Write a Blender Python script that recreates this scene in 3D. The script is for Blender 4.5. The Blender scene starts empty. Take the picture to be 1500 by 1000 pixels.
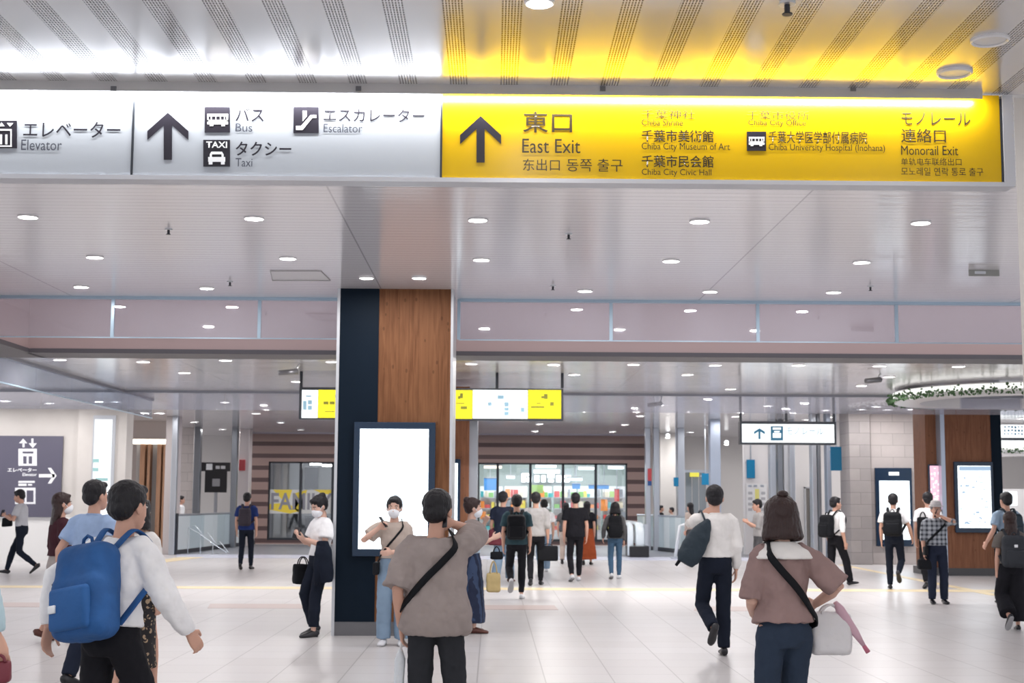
import bpy, bmesh, math, random
from mathutils import Vector, Matrix, Euler, noise

random.seed(7)
SC = bpy.context.scene
COL = SC.collection

# ------------------------------------------------------------------ camera, world, exposure
EYE = 1.58
YAW, PITCH, ROLL = math.radians(0.75), math.radians(6.33), math.radians(0.31)
FPX = 50.0 / 36.0 * 1500.0
cam_data = bpy.data.cameras.new('camera')
cam_data.lens = 50.0
cam_data.sensor_width = 36.0
cam_data.clip_end = 300
cam_data.dof.use_dof = True
cam_data.dof.focus_distance = 8.5
cam_data.dof.aperture_fstop = 5.6
cam = bpy.data.objects.new('camera', cam_data)
COL.objects.link(cam)
CAMR = (Matrix.Rotation(-YAW, 3, 'Z') @ Matrix.Rotation(math.pi / 2 + PITCH, 3, 'X') @ Matrix.Rotation(ROLL, 3, 'Z'))
cam.matrix_world = Matrix.Translation((0, 0, EYE)) @ CAMR.to_4x4()
SC.camera = cam

world = bpy.data.worlds.new('concourse_daylight')
SC.world = world
world.use_nodes = True
bgn = world.node_tree.nodes['Background']
bgn.inputs[0].default_value = (0.92, 0.94, 1.0, 1)
bgn.inputs[1].default_value = 1.05
SC.view_settings.view_transform = 'Standard'
SC.view_settings.look = 'None'
SC.view_settings.gamma = 1.0
SC.view_settings.use_curve_mapping = False
SC.view_settings.exposure = 0.32
LAMP_W = 10.5          # each ceiling downlight
SIGN_W = 50.0          # lamp trough above the big sign


def ray(px, py):
    return CAMR @ Vector(((px - 750) / FPX, (500 - py) / FPX, -1))


def at(px, py, Y):
    d = ray(px, py)
    return Vector((0, 0, EYE)) + d * (Y / d.y)


def onz(px, py, Z):
    d = ray(px, py)
    return Vector((0, 0, EYE)) + d * ((Z - EYE) / d.z)


def flo(px, py):
    return onz(px, py, 0.0)


# ------------------------------------------------------------------ materials
MATS = {}


def nodes_of(m):
    return m.node_tree.nodes, m.node_tree.links


def mat(name, col, rough=0.6, metal=0.0, emit=None, es=0.0, bump=0.0, bscale=40.0, var=0.0, vscale=6.0, stretch=None, spec=0.5, alpha=1.0):
    if name in MATS:
        return MATS[name]
    m = bpy.data.materials.new(name)
    m.use_nodes = True
    n, l = nodes_of(m)
    b = n['Principled BSDF']
    b.inputs['Base Color'].default_value = (*col, 1)
    b.inputs['Roughness'].default_value = rough
    b.inputs['Metallic'].default_value = metal
    b.inputs['Specular IOR Level'].default_value = spec
    b.inputs['Alpha'].default_value = alpha
    if emit is not None:
        b.inputs['Emission Color'].default_value = (*emit, 1)
        b.inputs['Emission Strength'].default_value = es
    if bump or var:
        tc = n.new('ShaderNodeTexCoord')
        mp = n.new('ShaderNodeMapping')
        l.new(tc.outputs['Object'], mp.inputs[0])
        if stretch:
            mp.inputs['Scale'].default_value = stretch
        if bump:
            t = n.new('ShaderNodeTexNoise')
            t.inputs['Scale'].default_value = bscale
            t.inputs['Detail'].default_value = 3
            l.new(mp.outputs[0], t.inputs['Vector'])
            bp = n.new('ShaderNodeBump')
            bp.inputs['Strength'].default_value = bump
            bp.inputs['Distance'].default_value = 0.02
            l.new(t.outputs['Fac'], bp.inputs['Height'])
            l.new(bp.outputs[0], b.inputs['Normal'])
        if var:
            t2 = n.new('ShaderNodeTexNoise')
            t2.inputs['Scale'].default_value = vscale
            t2.inputs['Detail'].default_value = 4
            l.new(mp.outputs[0], t2.inputs['Vector'])
            rp = n.new('ShaderNodeValToRGB')
            rp.color_ramp.elements[0].position = 0.3
            rp.color_ramp.elements[1].position = 0.7
            rp.color_ramp.elements[0].color = (*[max(0, c * (1 - var)) for c in col], 1)
            rp.color_ramp.elements[1].color = (*[min(1, c * (1 + var)) for c in col], 1)
            l.new(t2.outputs['Fac'], rp.inputs[0])
            l.new(rp.outputs[0], b.inputs['Base Color'])
    MATS[name] = m
    return m


def cloth(name, col, rough=0.9):
    return mat('cloth_' + name, col, rough, bump=0.35, bscale=9, var=0.1, vscale=5, spec=0.2)


def glow(name, col, s):
    if name in MATS:
        return MATS[name]
    m = bpy.data.materials.new(name)
    m.use_nodes = True
    n, l = nodes_of(m)
    n.clear()
    e = n.new('ShaderNodeEmission')
    e.inputs[0].default_value = (*col, 1)
    e.inputs[1].default_value = s
    o = n.new('ShaderNodeOutputMaterial')
    l.new(e.outputs[0], o.inputs[0])
    MATS[name] = m
    return m


def math_node(n, l, op, a, b=None, c=None):
    q = n.new('ShaderNodeMath')
    q.operation = op
    for i, v in enumerate((a, b, c)):
        if v is None:
            continue
        if isinstance(v, (int, float)):
            q.inputs[i].default_value = v
        else:
            l.new(v, q.inputs[i])
    return q.outputs[0]


def mixcol(n, l, fac, a, b):
    q = n.new('ShaderNodeMix')
    q.data_type = 'RGBA'
    l.new(fac, q.inputs[0])
    for i, v in ((6, a), (7, b)):
        if isinstance(v, tuple):
            q.inputs[i].default_value = (*v, 1)
        else:
            l.new(v, q.inputs[i])
    return q.outputs[2]


def glass_mat(name, tint=(0.93, 0.96, 0.97), refl=0.12, rough=0.02, haze=0.0):
    if name in MATS:
        return MATS[name]
    m = bpy.data.materials.new(name)
    m.use_nodes = True
    n, l = nodes_of(m)
    n.clear()
    t = n.new('ShaderNodeBsdfTransparent')
    t.inputs[0].default_value = (*tint, 1)
    g = n.new('ShaderNodeBsdfGlossy')
    g.inputs['Roughness'].default_value = rough
    mx = n.new('ShaderNodeMixShader')
    mx.inputs[0].default_value = refl
    o = n.new('ShaderNodeOutputMaterial')
    l.new(t.outputs[0], mx.inputs[1])
    l.new(g.outputs[0], mx.inputs[2])
    if haze:
        d = n.new('ShaderNodeBsdfTranslucent')
        d.inputs[0].default_value = (0.80, 0.80, 0.88, 1)
        d2 = n.new('ShaderNodeBsdfDiffuse')
        d2.inputs[0].default_value = (0.80, 0.80, 0.88, 1)
        ad = n.new('ShaderNodeMixShader')
        l.new(d.outputs[0], ad.inputs[1])
        l.new(d2.outputs[0], ad.inputs[2])
        mh = n.new('ShaderNodeMixShader')
        mh.inputs[0].default_value = haze
        l.new(mx.outputs[0], mh.inputs[1])
        l.new(ad.outputs[0], mh.inputs[2])
        l.new(mh.outputs[0], o.inputs[0])
    else:
        l.new(mx.outputs[0], o.inputs[0])
    MATS[name] = m
    return m


def floor_mat():
    m = mat('floor_tiles', (0.74, 0.72, 0.71), 0.3)
    n, l = nodes_of(m)
    b = n['Principled BSDF']
    tc = n.new('ShaderNodeTexCoord')
    sp = n.new('ShaderNodeSeparateXYZ')
    l.new(tc.outputs['Object'], sp.inputs[0])
    x = math_node(n, l, 'DIVIDE', math_node(n, l, 'ADD', sp.outputs[0], 0.13), 0.6)
    y = math_node(n, l, 'DIVIDE', sp.outputs[1], 0.6)
    fx, fy = math_node(n, l, 'FRACT', x), math_node(n, l, 'FRACT', y)
    jx = math_node(n, l, 'LESS_THAN', fx, 0.02)
    jy = math_node(n, l, 'LESS_THAN', fy, 0.02)
    j = math_node(n, l, 'MAXIMUM', jx, jy)
    cx = n.new('ShaderNodeCombineXYZ')
    l.new(math_node(n, l, 'FLOOR', x), cx.inputs[0])
    l.new(math_node(n, l, 'FLOOR', y), cx.inputs[1])
    wn = n.new('ShaderNodeTexWhiteNoise')
    l.new(cx.outputs[0], wn.inputs['Vector'])
    wy = n.new('ShaderNodeTexWhiteNoise')
    wy.noise_dimensions = '1D'
    l.new(math_node(n, l, 'FLOOR', y), wy.inputs['W'])
    f = math_node(n, l, 'MULTIPLY_ADD', wn.outputs['Value'], 0.5, math_node(n, l, 'MULTIPLY', wy.outputs['Value'], 0.5))
    c = mixcol(n, l, f, (0.555, 0.535, 0.53), (0.63, 0.615, 0.62))
    ns = n.new('ShaderNodeTexNoise')
    ns.inputs['Scale'].default_value = 1.7
    ns.inputs['Detail'].default_value = 5
    l.new(tc.outputs['Object'], ns.inputs['Vector'])
    c = mixcol(n, l, math_node(n, l, 'MULTIPLY', ns.outputs['Fac'], 0.3), c, (0.57, 0.545, 0.545))
    c = mixcol(n, l, math_node(n, l, 'MULTIPLY', j, 0.8), c, (0.33, 0.315, 0.31))
    l.new(c, b.inputs['Base Color'])
    return m


def ceiling_lines_mat(name, col, pitch, seam=3.9, rough=0.15, metal=0.2):
    m = mat(name, col, rough, metal)
    n, l = nodes_of(m)
    b = n['Principled BSDF']
    tc = n.new('ShaderNodeTexCoord')
    sp = n.new('ShaderNodeSeparateXYZ')
    l.new(tc.outputs['Object'], sp.inputs[0])
    fy = math_node(n, l, 'FRACT', math_node(n, l, 'DIVIDE', sp.outputs[1], pitch))
    jl = math_node(n, l, 'LESS_THAN', fy, 0.12)
    fx = math_node(n, l, 'FRACT', math_node(n, l, 'DIVIDE', math_node(n, l, 'ADD', sp.outputs[0], 1.35), seam))
    js = math_node(n, l, 'LESS_THAN', fx, 0.004)
    j = math_node(n, l, 'MAXIMUM', math_node(n, l, 'MULTIPLY', jl, 0.75), js)
    l.new(mixcol(n, l, j, col, tuple(c * 0.62 for c in col)), b.inputs['Base Color'])
    mp = n.new('ShaderNodeMapping')
    mp.inputs['Scale'].default_value = (0.15, 26, 1)
    l.new(tc.outputs['Object'], mp.inputs[0])
    t = n.new('ShaderNodeTexNoise')
    t.inputs['Scale'].default_value = 1.0
    t.inputs['Detail'].default_value = 2
    l.new(mp.outputs[0], t.inputs['Vector'])
    bp = n.new('ShaderNodeBump')
    bp.inputs['Strength'].default_value = 0.12
    bp.inputs['Distance'].default_value = 0.02
    l.new(t.outputs['Fac'], bp.inputs['Height'])
    l.new(bp.outputs[0], b.inputs['Normal'])
    return m


def perforated_mat(Zref_pitch, x0, w):
    """near ceiling: smooth panels with bands of small perforations running along y"""
    m = mat('ceiling_perforated', (0.74, 0.73, 0.735), 0.2, 0.6)
    n, l = nodes_of(m)
    b = n['Principled BSDF']
    tc = n.new('ShaderNodeTexCoord')
    sp = n.new('ShaderNodeSeparateXYZ')
    l.new(tc.outputs['Object'], sp.inputs[0])
    u = math_node(n, l, 'FRACT', math_node(n, l, 'DIVIDE', math_node(n, l, 'SUBTRACT', sp.outputs[0], x0), Zref_pitch))
    band = math_node(n, l, 'LESS_THAN', u, w / Zref_pitch)
    k = w / 7.0
    hx = math_node(n, l, 'FRACT', math_node(n, l, 'DIVIDE', math_node(n, l, 'SUBTRACT', sp.outputs[0], x0), k))
    hy = math_node(n, l, 'FRACT', math_node(n, l, 'DIVIDE', sp.outputs[1], k * 2.2))
    dx = math_node(n, l, 'ABSOLUTE', math_node(n, l, 'SUBTRACT', hx, 0.5))
    dy = math_node(n, l, 'ABSOLUTE', math_node(n, l, 'SUBTRACT', hy, 0.5))
    hole = math_node(n, l, 'MULTIPLY', math_node(n, l, 'LESS_THAN', dx, 0.27), math_node(n, l, 'LESS_THAN', dy, 0.38))
    fac = math_node(n, l, 'MULTIPLY', band, hole)
    l.new(mixcol(n, l, fac, (0.72, 0.70, 0.70), (0.17, 0.15, 0.14)), b.inputs['Base Color'])
    return m


def wood_mat(name, a, bcol, scale=1.0, axis='X', rough=0.6):
    m = mat(name, a, rough, spec=0.2)
    n, l = nodes_of(m)
    b = n['Principled BSDF']
    tc = n.new('ShaderNodeTexCoord')
    mp = n.new('ShaderNodeMapping')
    mp.inputs['Scale'].default_value = (9 * scale, 9 * scale, 0.7 * scale)
    l.new(tc.outputs['Object'], mp.inputs[0])
    t = n.new('ShaderNodeTexNoise')
    t.inputs['Scale'].default_value = 3
    t.inputs['Detail'].default_value = 6
    t.inputs['Distortion'].default_value = 0.6
    l.new(mp.outputs[0], t.inputs['Vector'])
    rp = n.new('ShaderNodeValToRGB')
    rp.color_ramp.elements[0].position = 0.32
    rp.color_ramp.elements[1].position = 0.68
    rp.color_ramp.elements[0].color = (*a, 1)
    rp.color_ramp.elements[1].color = (*bcol, 1)
    l.new(t.outputs['Fac'], rp.inputs[0])
    sp = n.new('ShaderNodeSeparateXYZ')
    l.new(tc.outputs['Object'], sp.inputs[0])
    pl = math_node(n, l, 'DIVIDE', sp.outputs[0], 0.118)
    wn = n.new('ShaderNodeTexWhiteNoise')
    wn.noise_dimensions = '1D'
    l.new(math_node(n, l, 'FLOOR', pl), wn.inputs['W'])
    c = mixcol(n, l, math_node(n, l, 'MULTIPLY', wn.outputs['Value'], 0.45), rp.outputs[0], bcol)
    j = math_node(n, l, 'LESS_THAN', math_node(n, l, 'FRACT', pl), 0.03)
    c = mixcol(n, l, math_node(n, l, 'MULTIPLY', j, 0.5), c, tuple(q * 0.4 for q in a))
    # knots
    mp2 = n.new('ShaderNodeMapping')
    mp2.inputs['Scale'].default_value = (7, 7, 4)
    l.new(tc.outputs['Object'], mp2.inputs[0])
    v = n.new('ShaderNodeTexVoronoi')
    v.inputs['Scale'].default_value = 1.3
    l.new(mp2.outputs[0], v.inputs['Vector'])
    kn = math_node(n, l, 'LESS_THAN', v.outputs['Distance'], 0.13)
    c = mixcol(n, l, math_node(n, l, 'MULTIPLY', kn, 0.45), c, tuple(q * 0.45 for q in a))
    l.new(c, b.inputs['Base Color'])
    return m


def striped_mat(name, a, bcol, pitch, z0, duty):
    m = mat(name, a, 0.5)
    n, l = nodes_of(m)
    b = n['Principled BSDF']
    tc = n.new('ShaderNodeTexCoord')
    sp = n.new('ShaderNodeSeparateXYZ')
    l.new(tc.outputs['Object'], sp.inputs[0])
    u = math_node(n, l, 'FRACT', math_node(n, l, 'DIVIDE', math_node(n, l, 'SUBTRACT', sp.outputs[2], z0), pitch))
    l.new(mixcol(n, l, math_node(n, l, 'LESS_THAN', u, duty), a, bcol), b.inputs['Base Color'])
    return m


def stone_mat(name, a, bcol):
    m = mat(name, a, 0.55)
    n, l = nodes_of(m)
    b = n['Principled BSDF']
    tc = n.new('ShaderNodeTexCoord')
    mp = n.new('ShaderNodeMapping')
    mp.inputs['Rotation'].default_value = (math.pi / 2, 0, 0)
    l.new(tc.outputs['Object'], mp.inputs[0])
    br = n.new('ShaderNodeTexBrick')
    br.inputs['Scale'].default_value = 1.0
    br.inputs['Brick Width'].default_value = 0.6
    br.inputs['Row Height'].default_value = 0.3
    br.inputs['Mortar Size'].default_value = 0.006
    br.inputs['Color1'].default_value = (*a, 1)
    br.inputs['Color2'].default_value = (*bcol, 1)
    br.inputs['Mortar'].default_value = (*[c * 0.6 for c in a], 1)
    l.new(mp.outputs[0], br.inputs['Vector'])
    t = n.new('ShaderNodeTexNoise')
    t.inputs['Scale'].default_value = 5
    t.inputs['Detail'].default_value = 6
    l.new(tc.outputs['Object'], t.inputs['Vector'])
    l.new(mixcol(n, l, math_node(n, l, 'MULTIPLY', t.outputs['Fac'], 0.5), br.outputs['Color'], tuple(c * 0.75 for c in a)), b.inputs['Base Color'])
    return m


# ------------------------------------------------------------------ object helpers
def bm_box(bm, x0, x1, y0, y1, z0, z1, bevel=0.0, seg=1):
    r = bmesh.ops.create_cube(bm, size=1.0)
    vs = r['verts']
    for v in vs:
        v.co = Vector((x0 + (v.co.x + 0.5) * (x1 - x0), y0 + (v.co.y + 0.5) * (y1 - y0), z0 + (v.co.z + 0.5) * (z1 - z0)))
    if bevel > 0:
        es = list({e for v in vs for e in v.link_edges})
        bmesh.ops.bevel(bm, geom=es, offset=bevel, segments=seg, profile=0.5, affect='EDGES')
    return bm


def frame_from(t, ref):
    t = t.normalized()
    u = ref - t * ref.dot(t)
    if u.length < 1e-5:
        u = Vector((1, 0, 0)) - t * t.x
        if u.length < 1e-5:
            u = Vector((0, 1, 0)) - t * t.y
    u.normalize()
    return u, t.cross(u)


def bm_tube(bm, pts, radii, ref=Vector((1, 0, 0)), seg=12, caps=True, closed=False):
    """swept elliptical tube; radii entries are r or (along ref, across)"""
    pts = [Vector(p) for p in pts]
    N = len(pts)
    rings = []
    for i, p in enumerate(pts):
        if closed:
            t = pts[(i + 1) % N] - pts[i - 1]
        else:
            t = pts[min(i + 1, N - 1)] - pts[max(i - 1, 0)]
        u, v = frame_from(t, ref)
        r = radii[i] if isinstance(radii, (list, tuple)) and not (len(radii) == 2 and N != 2 and isinstance(radii[0], float)) else radii
        a, b = r if isinstance(r, (list, tuple)) else (r, r)
        rings.append([bm.verts.new(p + u * (a * math.cos(k * 2 * math.pi / seg)) + v * (b * math.sin(k * 2 * math.pi / seg))) for k in range(seg)])
    M = N if closed else N - 1
    for i in range(M):
        A, B = rings[i], rings[(i + 1) % N]
        for k in range(seg):
            bm.faces.new((A[k], A[(k + 1) % seg], B[(k + 1) % seg], B[k]))
    if caps and not closed:
        bm.faces.new(list(reversed(rings[0])))
        bm.faces.new(rings[-1])
    return rings


def bm_ell(bm, c, r, M=None, su=16, sv=12):
    res = bmesh.ops.create_uvsphere(bm, u_segments=su, v_segments=sv, radius=1.0)
    for v in res['verts']:
        p = Vector((v.co.x * r[0], v.co.y * r[1], v.co.z * r[2])) + Vector(c)
        v.co = M @ p if M is not None else p


def bm_cyl(bm, x, y, z0, z1, r, seg=24, r2=None):
    r2 = r if r2 is None else r2
    bm_tube(bm, [(x, y, z0), (x, y, z1)], [r, r2], seg=seg)


PENDING = []


def root_loc(o):
    v = Vector((0, 0, 0))
    while o is not None:
        v += Vector(o.location)
        o = o.parent
    return v


def link(name, bm, material, parent=None, smooth=False, M=None, recalc=True):
    if recalc:
        bmesh.ops.recalc_face_normals(bm, faces=bm.faces)
    if M is not None:
        bm.transform(M)
    me = bpy.data.meshes.new(name)
    bm.to_mesh(me)
    bm.free()
    if smooth:
        me.polygons.foreach_set('use_smooth', [True] * len(me.polygons))
    for mm in (material if isinstance(material, (list, tuple)) else [material]):
        me.materials.append(mm)
    o = bpy.data.objects.new(name, me)
    COL.objects.link(o)
    if parent is not None:
        o.parent = parent
    return o


def organic(o, voxel, smooth=4, disp=0.0, dscale=0.12):
    r = o.modifiers.new('r', 'REMESH')
    r.mode = 'VOXEL'
    r.voxel_size = voxel
    r.use_smooth_shade = True
    if smooth:
        s = o.modifiers.new('s', 'SMOOTH')
        s.factor = 0.5
        s.iterations = smooth
    if disp:
        key = 'folds_%d' % int(dscale * 1000)
        tx = bpy.data.textures.get(key)
        if tx is None:
            tx = bpy.data.textures.new(key, 'CLOUDS')
            tx.noise_scale = dscale
            tx.noise_depth = 2
        d = o.modifiers.new('d', 'DISPLACE')
        d.texture = tx
        d.strength = disp
        d.mid_level = 0.5
        d.texture_coords = 'LOCAL'
    PENDING.append(o)


def bake_pending():
    dg = bpy.context.evaluated_depsgraph_get()
    res = []
    for o in PENDING:
        res.append((o, bpy.data.meshes.new_from_object(o.evaluated_get(dg), depsgraph=dg)))
    for o, me in res:
        old = o.data
        o.modifiers.clear()
        me.name = old.name
        o.data = me
        me.polygons.foreach_set('use_smooth', [True] * len(me.polygons))
        bpy.data.meshes.remove(old)
    PENDING.clear()


def tag(o, label, cat, group=None, kind=None):
    o['label'] = label
    o['category'] = cat
    if group:
        o['group'] = group
    if kind:
        o['kind'] = kind
    return o


def thing(name, label, cat, loc=(0, 0, 0), rotz=0.0, group=None, kind=None):
    o = bpy.data.objects.new(name, None)
    COL.objects.link(o)
    o.location = loc
    o.rotation_euler = (0, 0, rotz)
    o.empty_display_size = 0.1
    return tag(o, label, cat, group, kind)


def mat_of(o):
    return Matrix.Translation(o.location) @ o.rotation_euler.to_matrix().to_4x4()


def struct(name, bm, m, smooth=False, label=None):
    o = link(name, bm, m, None, smooth)
    o['kind'] = 'structure'
    if label:
        o['label'] = label
    return o


def sroot(name, label, loc=(0, 0, 0)):
    o = bpy.data.objects.new(name, None)
    COL.objects.link(o)
    o.location = loc
    o['kind'] = 'structure'
    o['label'] = label
    return o


def box(name, m, parent, x0, x1, y0, y1, z0, z1, bevel=0.0, seg=2):
    """a box given in world coordinates, parented under a thing whose rotation is zero"""
    bm = bmesh.new()
    bm_box(bm, x0, x1, y0, y1, z0, z1, bevel, seg)
    M = Matrix.Translation(-root_loc(parent)) if parent is not None else None
    return link(name, bm, m, parent, M=M)


def pbox(name, m, parent, px0, py0, px1, py1, Y, depth, bevel=0.0):
    """upright box whose front face fills a rectangle of the view at distance Y"""
    a, b = at(px0, (py0 + py1) / 2, Y), at(px1, (py0 + py1) / 2, Y)
    t, c = at((px0 + px1) / 2, py0, Y), at((px0 + px1) / 2, py1, Y)
    return box(name, m, parent, a.x, b.x, Y, Y + depth, c.z, t.z, bevel)


def prism(name, m, parent, polys, Y, th=0.003, smooth=False):
    """flat shapes (lists of view points) on an upright surface at distance Y, given a real thickness"""
    bm = bmesh.new()
    for poly in polys:
        vs = [at(px, py, Y) for px, py in poly]
        f = [bm.verts.new((v.x, Y - th, v.z)) for v in vs]
        b = [bm.verts.new((v.x, Y, v.z)) for v in vs]
        bm.faces.new(f)
        bm.faces.new(list(reversed(b)))
        for i in range(len(vs)):
            j = (i + 1) % len(vs)
            bm.faces.new((f[i], b[i], b[j], f[j]))
    M = Matrix.Translation(-root_loc(parent)) if parent is not None else None
    return link(name, bm, m, parent, M=M)


def rect(x0, y0, x1, y1):
    return [(x0, y0), (x1, y0), (x1, y1), (x0, y1)]


def text(name, s, m, parent, x0, y0, x1, y1, Y, bold=0.0):
    """lettering that fills a rectangle of an upright surface"""
    cu = bpy.data.curves.new('t', 'FONT')
    cu.body = s
    cu.size = 1.0
    cu.offset = bold
    cu.extrude = 0.0
    cu.resolution_u = 3
    o = bpy.data.objects.new('t', cu)
    COL.objects.link(o)
    dg = bpy.context.evaluated_depsgraph_get()
    me = bpy.data.meshes.new_from_object(o.evaluated_get(dg), depsgraph=dg)
    bpy.data.objects.remove(o)
    bpy.data.curves.remove(cu)
    xs = [v.co.x for v in me.vertices]
    ys = [v.co.y for v in me.vertices]
    if not xs:
        return None
    a, b = at(x0, y1, Y), at(x1, y0, Y)
    sx, sz = (b.x - a.x) / (max(xs) - min(xs)), (b.z - a.z) / (max(ys) - min(ys))
    mx, my = min(xs), min(ys)
    for v in me.vertices:
        v.co = Vector((a.x + (v.co.x - mx) * sx, Y - 0.003, a.z + (v.co.y - my) * sz)) - root_loc(parent)
    me.name = name
    me.materials.clear()
    me.materials.append(m)
    ob = bpy.data.objects.new(name, me)
    COL.objects.link(ob)
    ob.parent = parent
    return ob
# ------------------------------------------------------------------ shared materials
M_white = mat('white_paint', (0.78, 0.78, 0.78), 0.5)
M_alu = mat('brushed_aluminium', (0.62, 0.64, 0.67), 0.35, 0.7)
M_steel = mat('steel_cladding', (0.52, 0.56, 0.62), 0.28, 0.75)
M_dark = mat('dark_metal', (0.03, 0.035, 0.045), 0.4, 0.3)
M_navy = mat('navy_panel', (0.004, 0.011, 0.022), 0.55, spec=0.12)
M_bezel = mat('bezel_painted_blue_glow', (0.004, 0.022, 0.055), 0.25)  # blue glow round the screens is put into this base colour
M_base = mat('grey_plinth', (0.16, 0.16, 0.17), 0.35, 0.6)
M_black = mat('black_gloss', (0.012, 0.012, 0.016), 0.35)
M_letter = mat('sign_lettering', (0.018, 0.016, 0.025), 0.36, spec=.35)
M_grey_letter = mat('sign_lettering_grey', (0.06, 0.065, 0.09), 0.36, spec=.45)
M_brownletter = mat('sign_lettering_on_yellow', (0.035, 0.025, 0.010), 0.36, spec=.45)
M_picto = mat('pictogram_white', (0.85, 0.87, 0.9), 0.4)
M_glass = glass_mat('clear_glass', (0.90, 0.93, 0.95), 0.10)
M_smoke = glass_mat('smoke_barrier_glass', (0.92, 0.93, 0.97), 0.10, 0.03, 0.16)
M_edge = mat('glass_edge_blue', (0.42, 0.55, 0.66), 0.3, 0.3)
M_beam = mat('pinkish_brown_panel', (0.47, 0.34, 0.325), 0.45)
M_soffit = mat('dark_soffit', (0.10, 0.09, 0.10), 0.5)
M_wood = wood_mat('larch_wood', (0.13, 0.05, 0.02), (0.225, 0.10, 0.045))
M_wood2 = wood_mat('cedar_wood', (0.16, 0.065, 0.036), (0.24, 0.108, 0.060))
M_lampface = glow('lamp_glow', (1.0, 0.97, 0.92), 9.0)
M_screen = glow('screen_glow', (0.86, 0.95, 1.0), 2.2)
M_screen_far = glow('screen_glow_far', (0.88, 0.95, 1.0), 1.6)
M_yglow = glow('backlit_yellow', (1.0, 0.86, 0.05), 1.0)
M_wglow = glow('backlit_white', (0.93, 0.98, 1.0), 1.25)
M_wallbeige = mat('beige_wall', (0.66, 0.63, 0.60), 0.5, var=0.05, vscale=1.5)
M_tactile = mat('pale_yellow_tile', (0.80, 0.66, 0.40), 0.4)
M_pink = mat('pink_granite_tile', (0.54, 0.44, 0.415), 0.35)

YS = 7.0                      # face of the big sign
ZN = at(700, 130, YS).z       # near ceiling
Y17 = 17.6                    # smoke barrier
ZM = at(700, 438, Y17).z      # middle ceiling
ZF = 3.85                     # far ceiling
YL_ = 36.0
YW = 50.0                     # end wall

# ------------------------------------------------------------------ floor and ceilings
bm = bmesh.new(); bm_box(bm, -26, 30, -14, 66, -0.2, 0.0)
struct('floor', bm, floor_mat())
x0 = at(644, 64, onz(644, 64, ZN).y).x
px_pitch = onz(746, 20, ZN).x - onz(659, 20, ZN).x
p_a = onz(646, 0, ZN); p_b = onz(734, 0, ZN)
pitch = p_b.x - p_a.x
bm = bmesh.new(); bm_box(bm, -9, 9, -13, YS + 0.02, ZN, ZN + 0.12)
struct('ceiling_near', bm, perforated_mat(pitch, p_a.x, pitch * 0.37))
bm = bmesh.new(); bm_box(bm, -12, 12, YS + 0.25, Y17 - 0.05, ZM, ZM + 0.12)
struct('ceiling_middle', bm, ceiling_lines_mat('ceiling_panel_lines', (0.84, 0.82, 0.85), 0.135))
bm = bmesh.new(); bm_box(bm, -20, 30, 19.9, 62, ZF, ZF + 0.12)
struct('ceiling_far', bm, ceiling_lines_mat('ceiling_panel_lines_far', (0.84, 0.82, 0.84), 0.2, rough=0.13, metal=0.3))
bm = bmesh.new(); bm_box(bm, -12, 12, YS + 0.3, YS + 0.42, ZN + 0.1, ZM + 0.2)
struct('trim_1', bm, M_white)

# yellow guide strips and pink tiles let into the floor
def floor_poly(name, pts, m, h=0.004):
    bm = bmesh.new()
    f = [flo(*p) for p in pts]
    a = [bm.verts.new((v.x, v.y, h)) for v in f]
    b = [bm.verts.new((v.x, v.y, -0.01)) for v in f]
    bm.faces.new(a); bm.faces.new(list(reversed(b)))
    for i in range(len(a)):
        j = (i + 1) % len(a)
        bm.faces.new((a[i], b[i], b[j], a[j]))
    return struct(name, bm, m)


floor_poly('floor_guide_strip', [(-60, 857.2), (1560, 864.2), (1560, 867.4), (-60, 860.2)], M_tactile)
floor_poly('floor_guide_strip', [(1228, 827), (1236, 827), (1470, 872), (1452, 872)], M_tactile, 0.006)
floor_poly('floor_guide_strip', [(190, 827), (262, 816), (300, 816), (214, 827)], M_tactile, 0.006)
for a, b, y in ((308, 440, 884), (650, 812, 886), (1020, 1112, 888), (-20, 60, 882)):
    floor_poly('floor_pink_tile', [(a, y), (b, y + 0.5), (b + 6, y + 7), (a - 4, y + 6.5)], M_pink, 0.003)
floor_poly('floor_edge_strip', [(258, 811.5), (1120, 816.5), (1120, 821.5), (258, 816.5)], mat('pale_edge', (0.66, 0.68, 0.80), 0.25))
floor_poly('floor_landing', [(258, 797), (1120, 801), (1120, 816.3), (258, 811.3)], mat('landing_grey', (0.24, 0.25, 0.28), 0.35, 0.2))

# ------------------------------------------------------------------ big overhead sign
sg = thing('direction_sign', 'long overhead lit direction sign, half white and half yellow with East Exit', 'sign', at(600, 262, YS))
S_side = mat('sign_housing', (0.55, 0.56, 0.60), 0.4, 0.4)
F_white = mat('sign_face_white', (0.38, 0.41, 0.455), 0.36, emit=(0.78, 0.88, 1.0), es=0.02, spec=0.5)
F_yell = mat('sign_face_yellow', (0.54, 0.335, 0.0), 0.3, emit=(1.0, 0.66, 0.0), es=0.03, spec=0.4)
zt, zb = at(700, 138, YS).z, at(700, 261, YS).z
ztop = ZN - 0.01
xl, xm0, xm, xr = at(-262, 200, YS).x, at(194.5, 200, YS).x, at(646.5, 200, YS).x, at(1467, 200, YS).x
box('housing', S_side, sg, xl, xr + 0.06, YS + 0.02, YS + 0.12, zb - 0.02, ztop, 0.002)
box('white_face', F_white, sg, xl, xm0 - 0.006, YS, YS + 0.02, zb, ztop)
box('white_face', F_white, sg, xm0 + 0.006, xm - 0.004, YS, YS + 0.02, zb, ztop)
box('yellow_face', F_yell, sg, xm + 0.004, xr - 0.006, YS, YS + 0.02, zb, ztop)
for x in (xm0, xm, xr):
    box('divider', M_dark, sg, x - 0.005, x + 0.005, YS - 0.004, YS + 0.02, zb, zt + 0.0)
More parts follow.
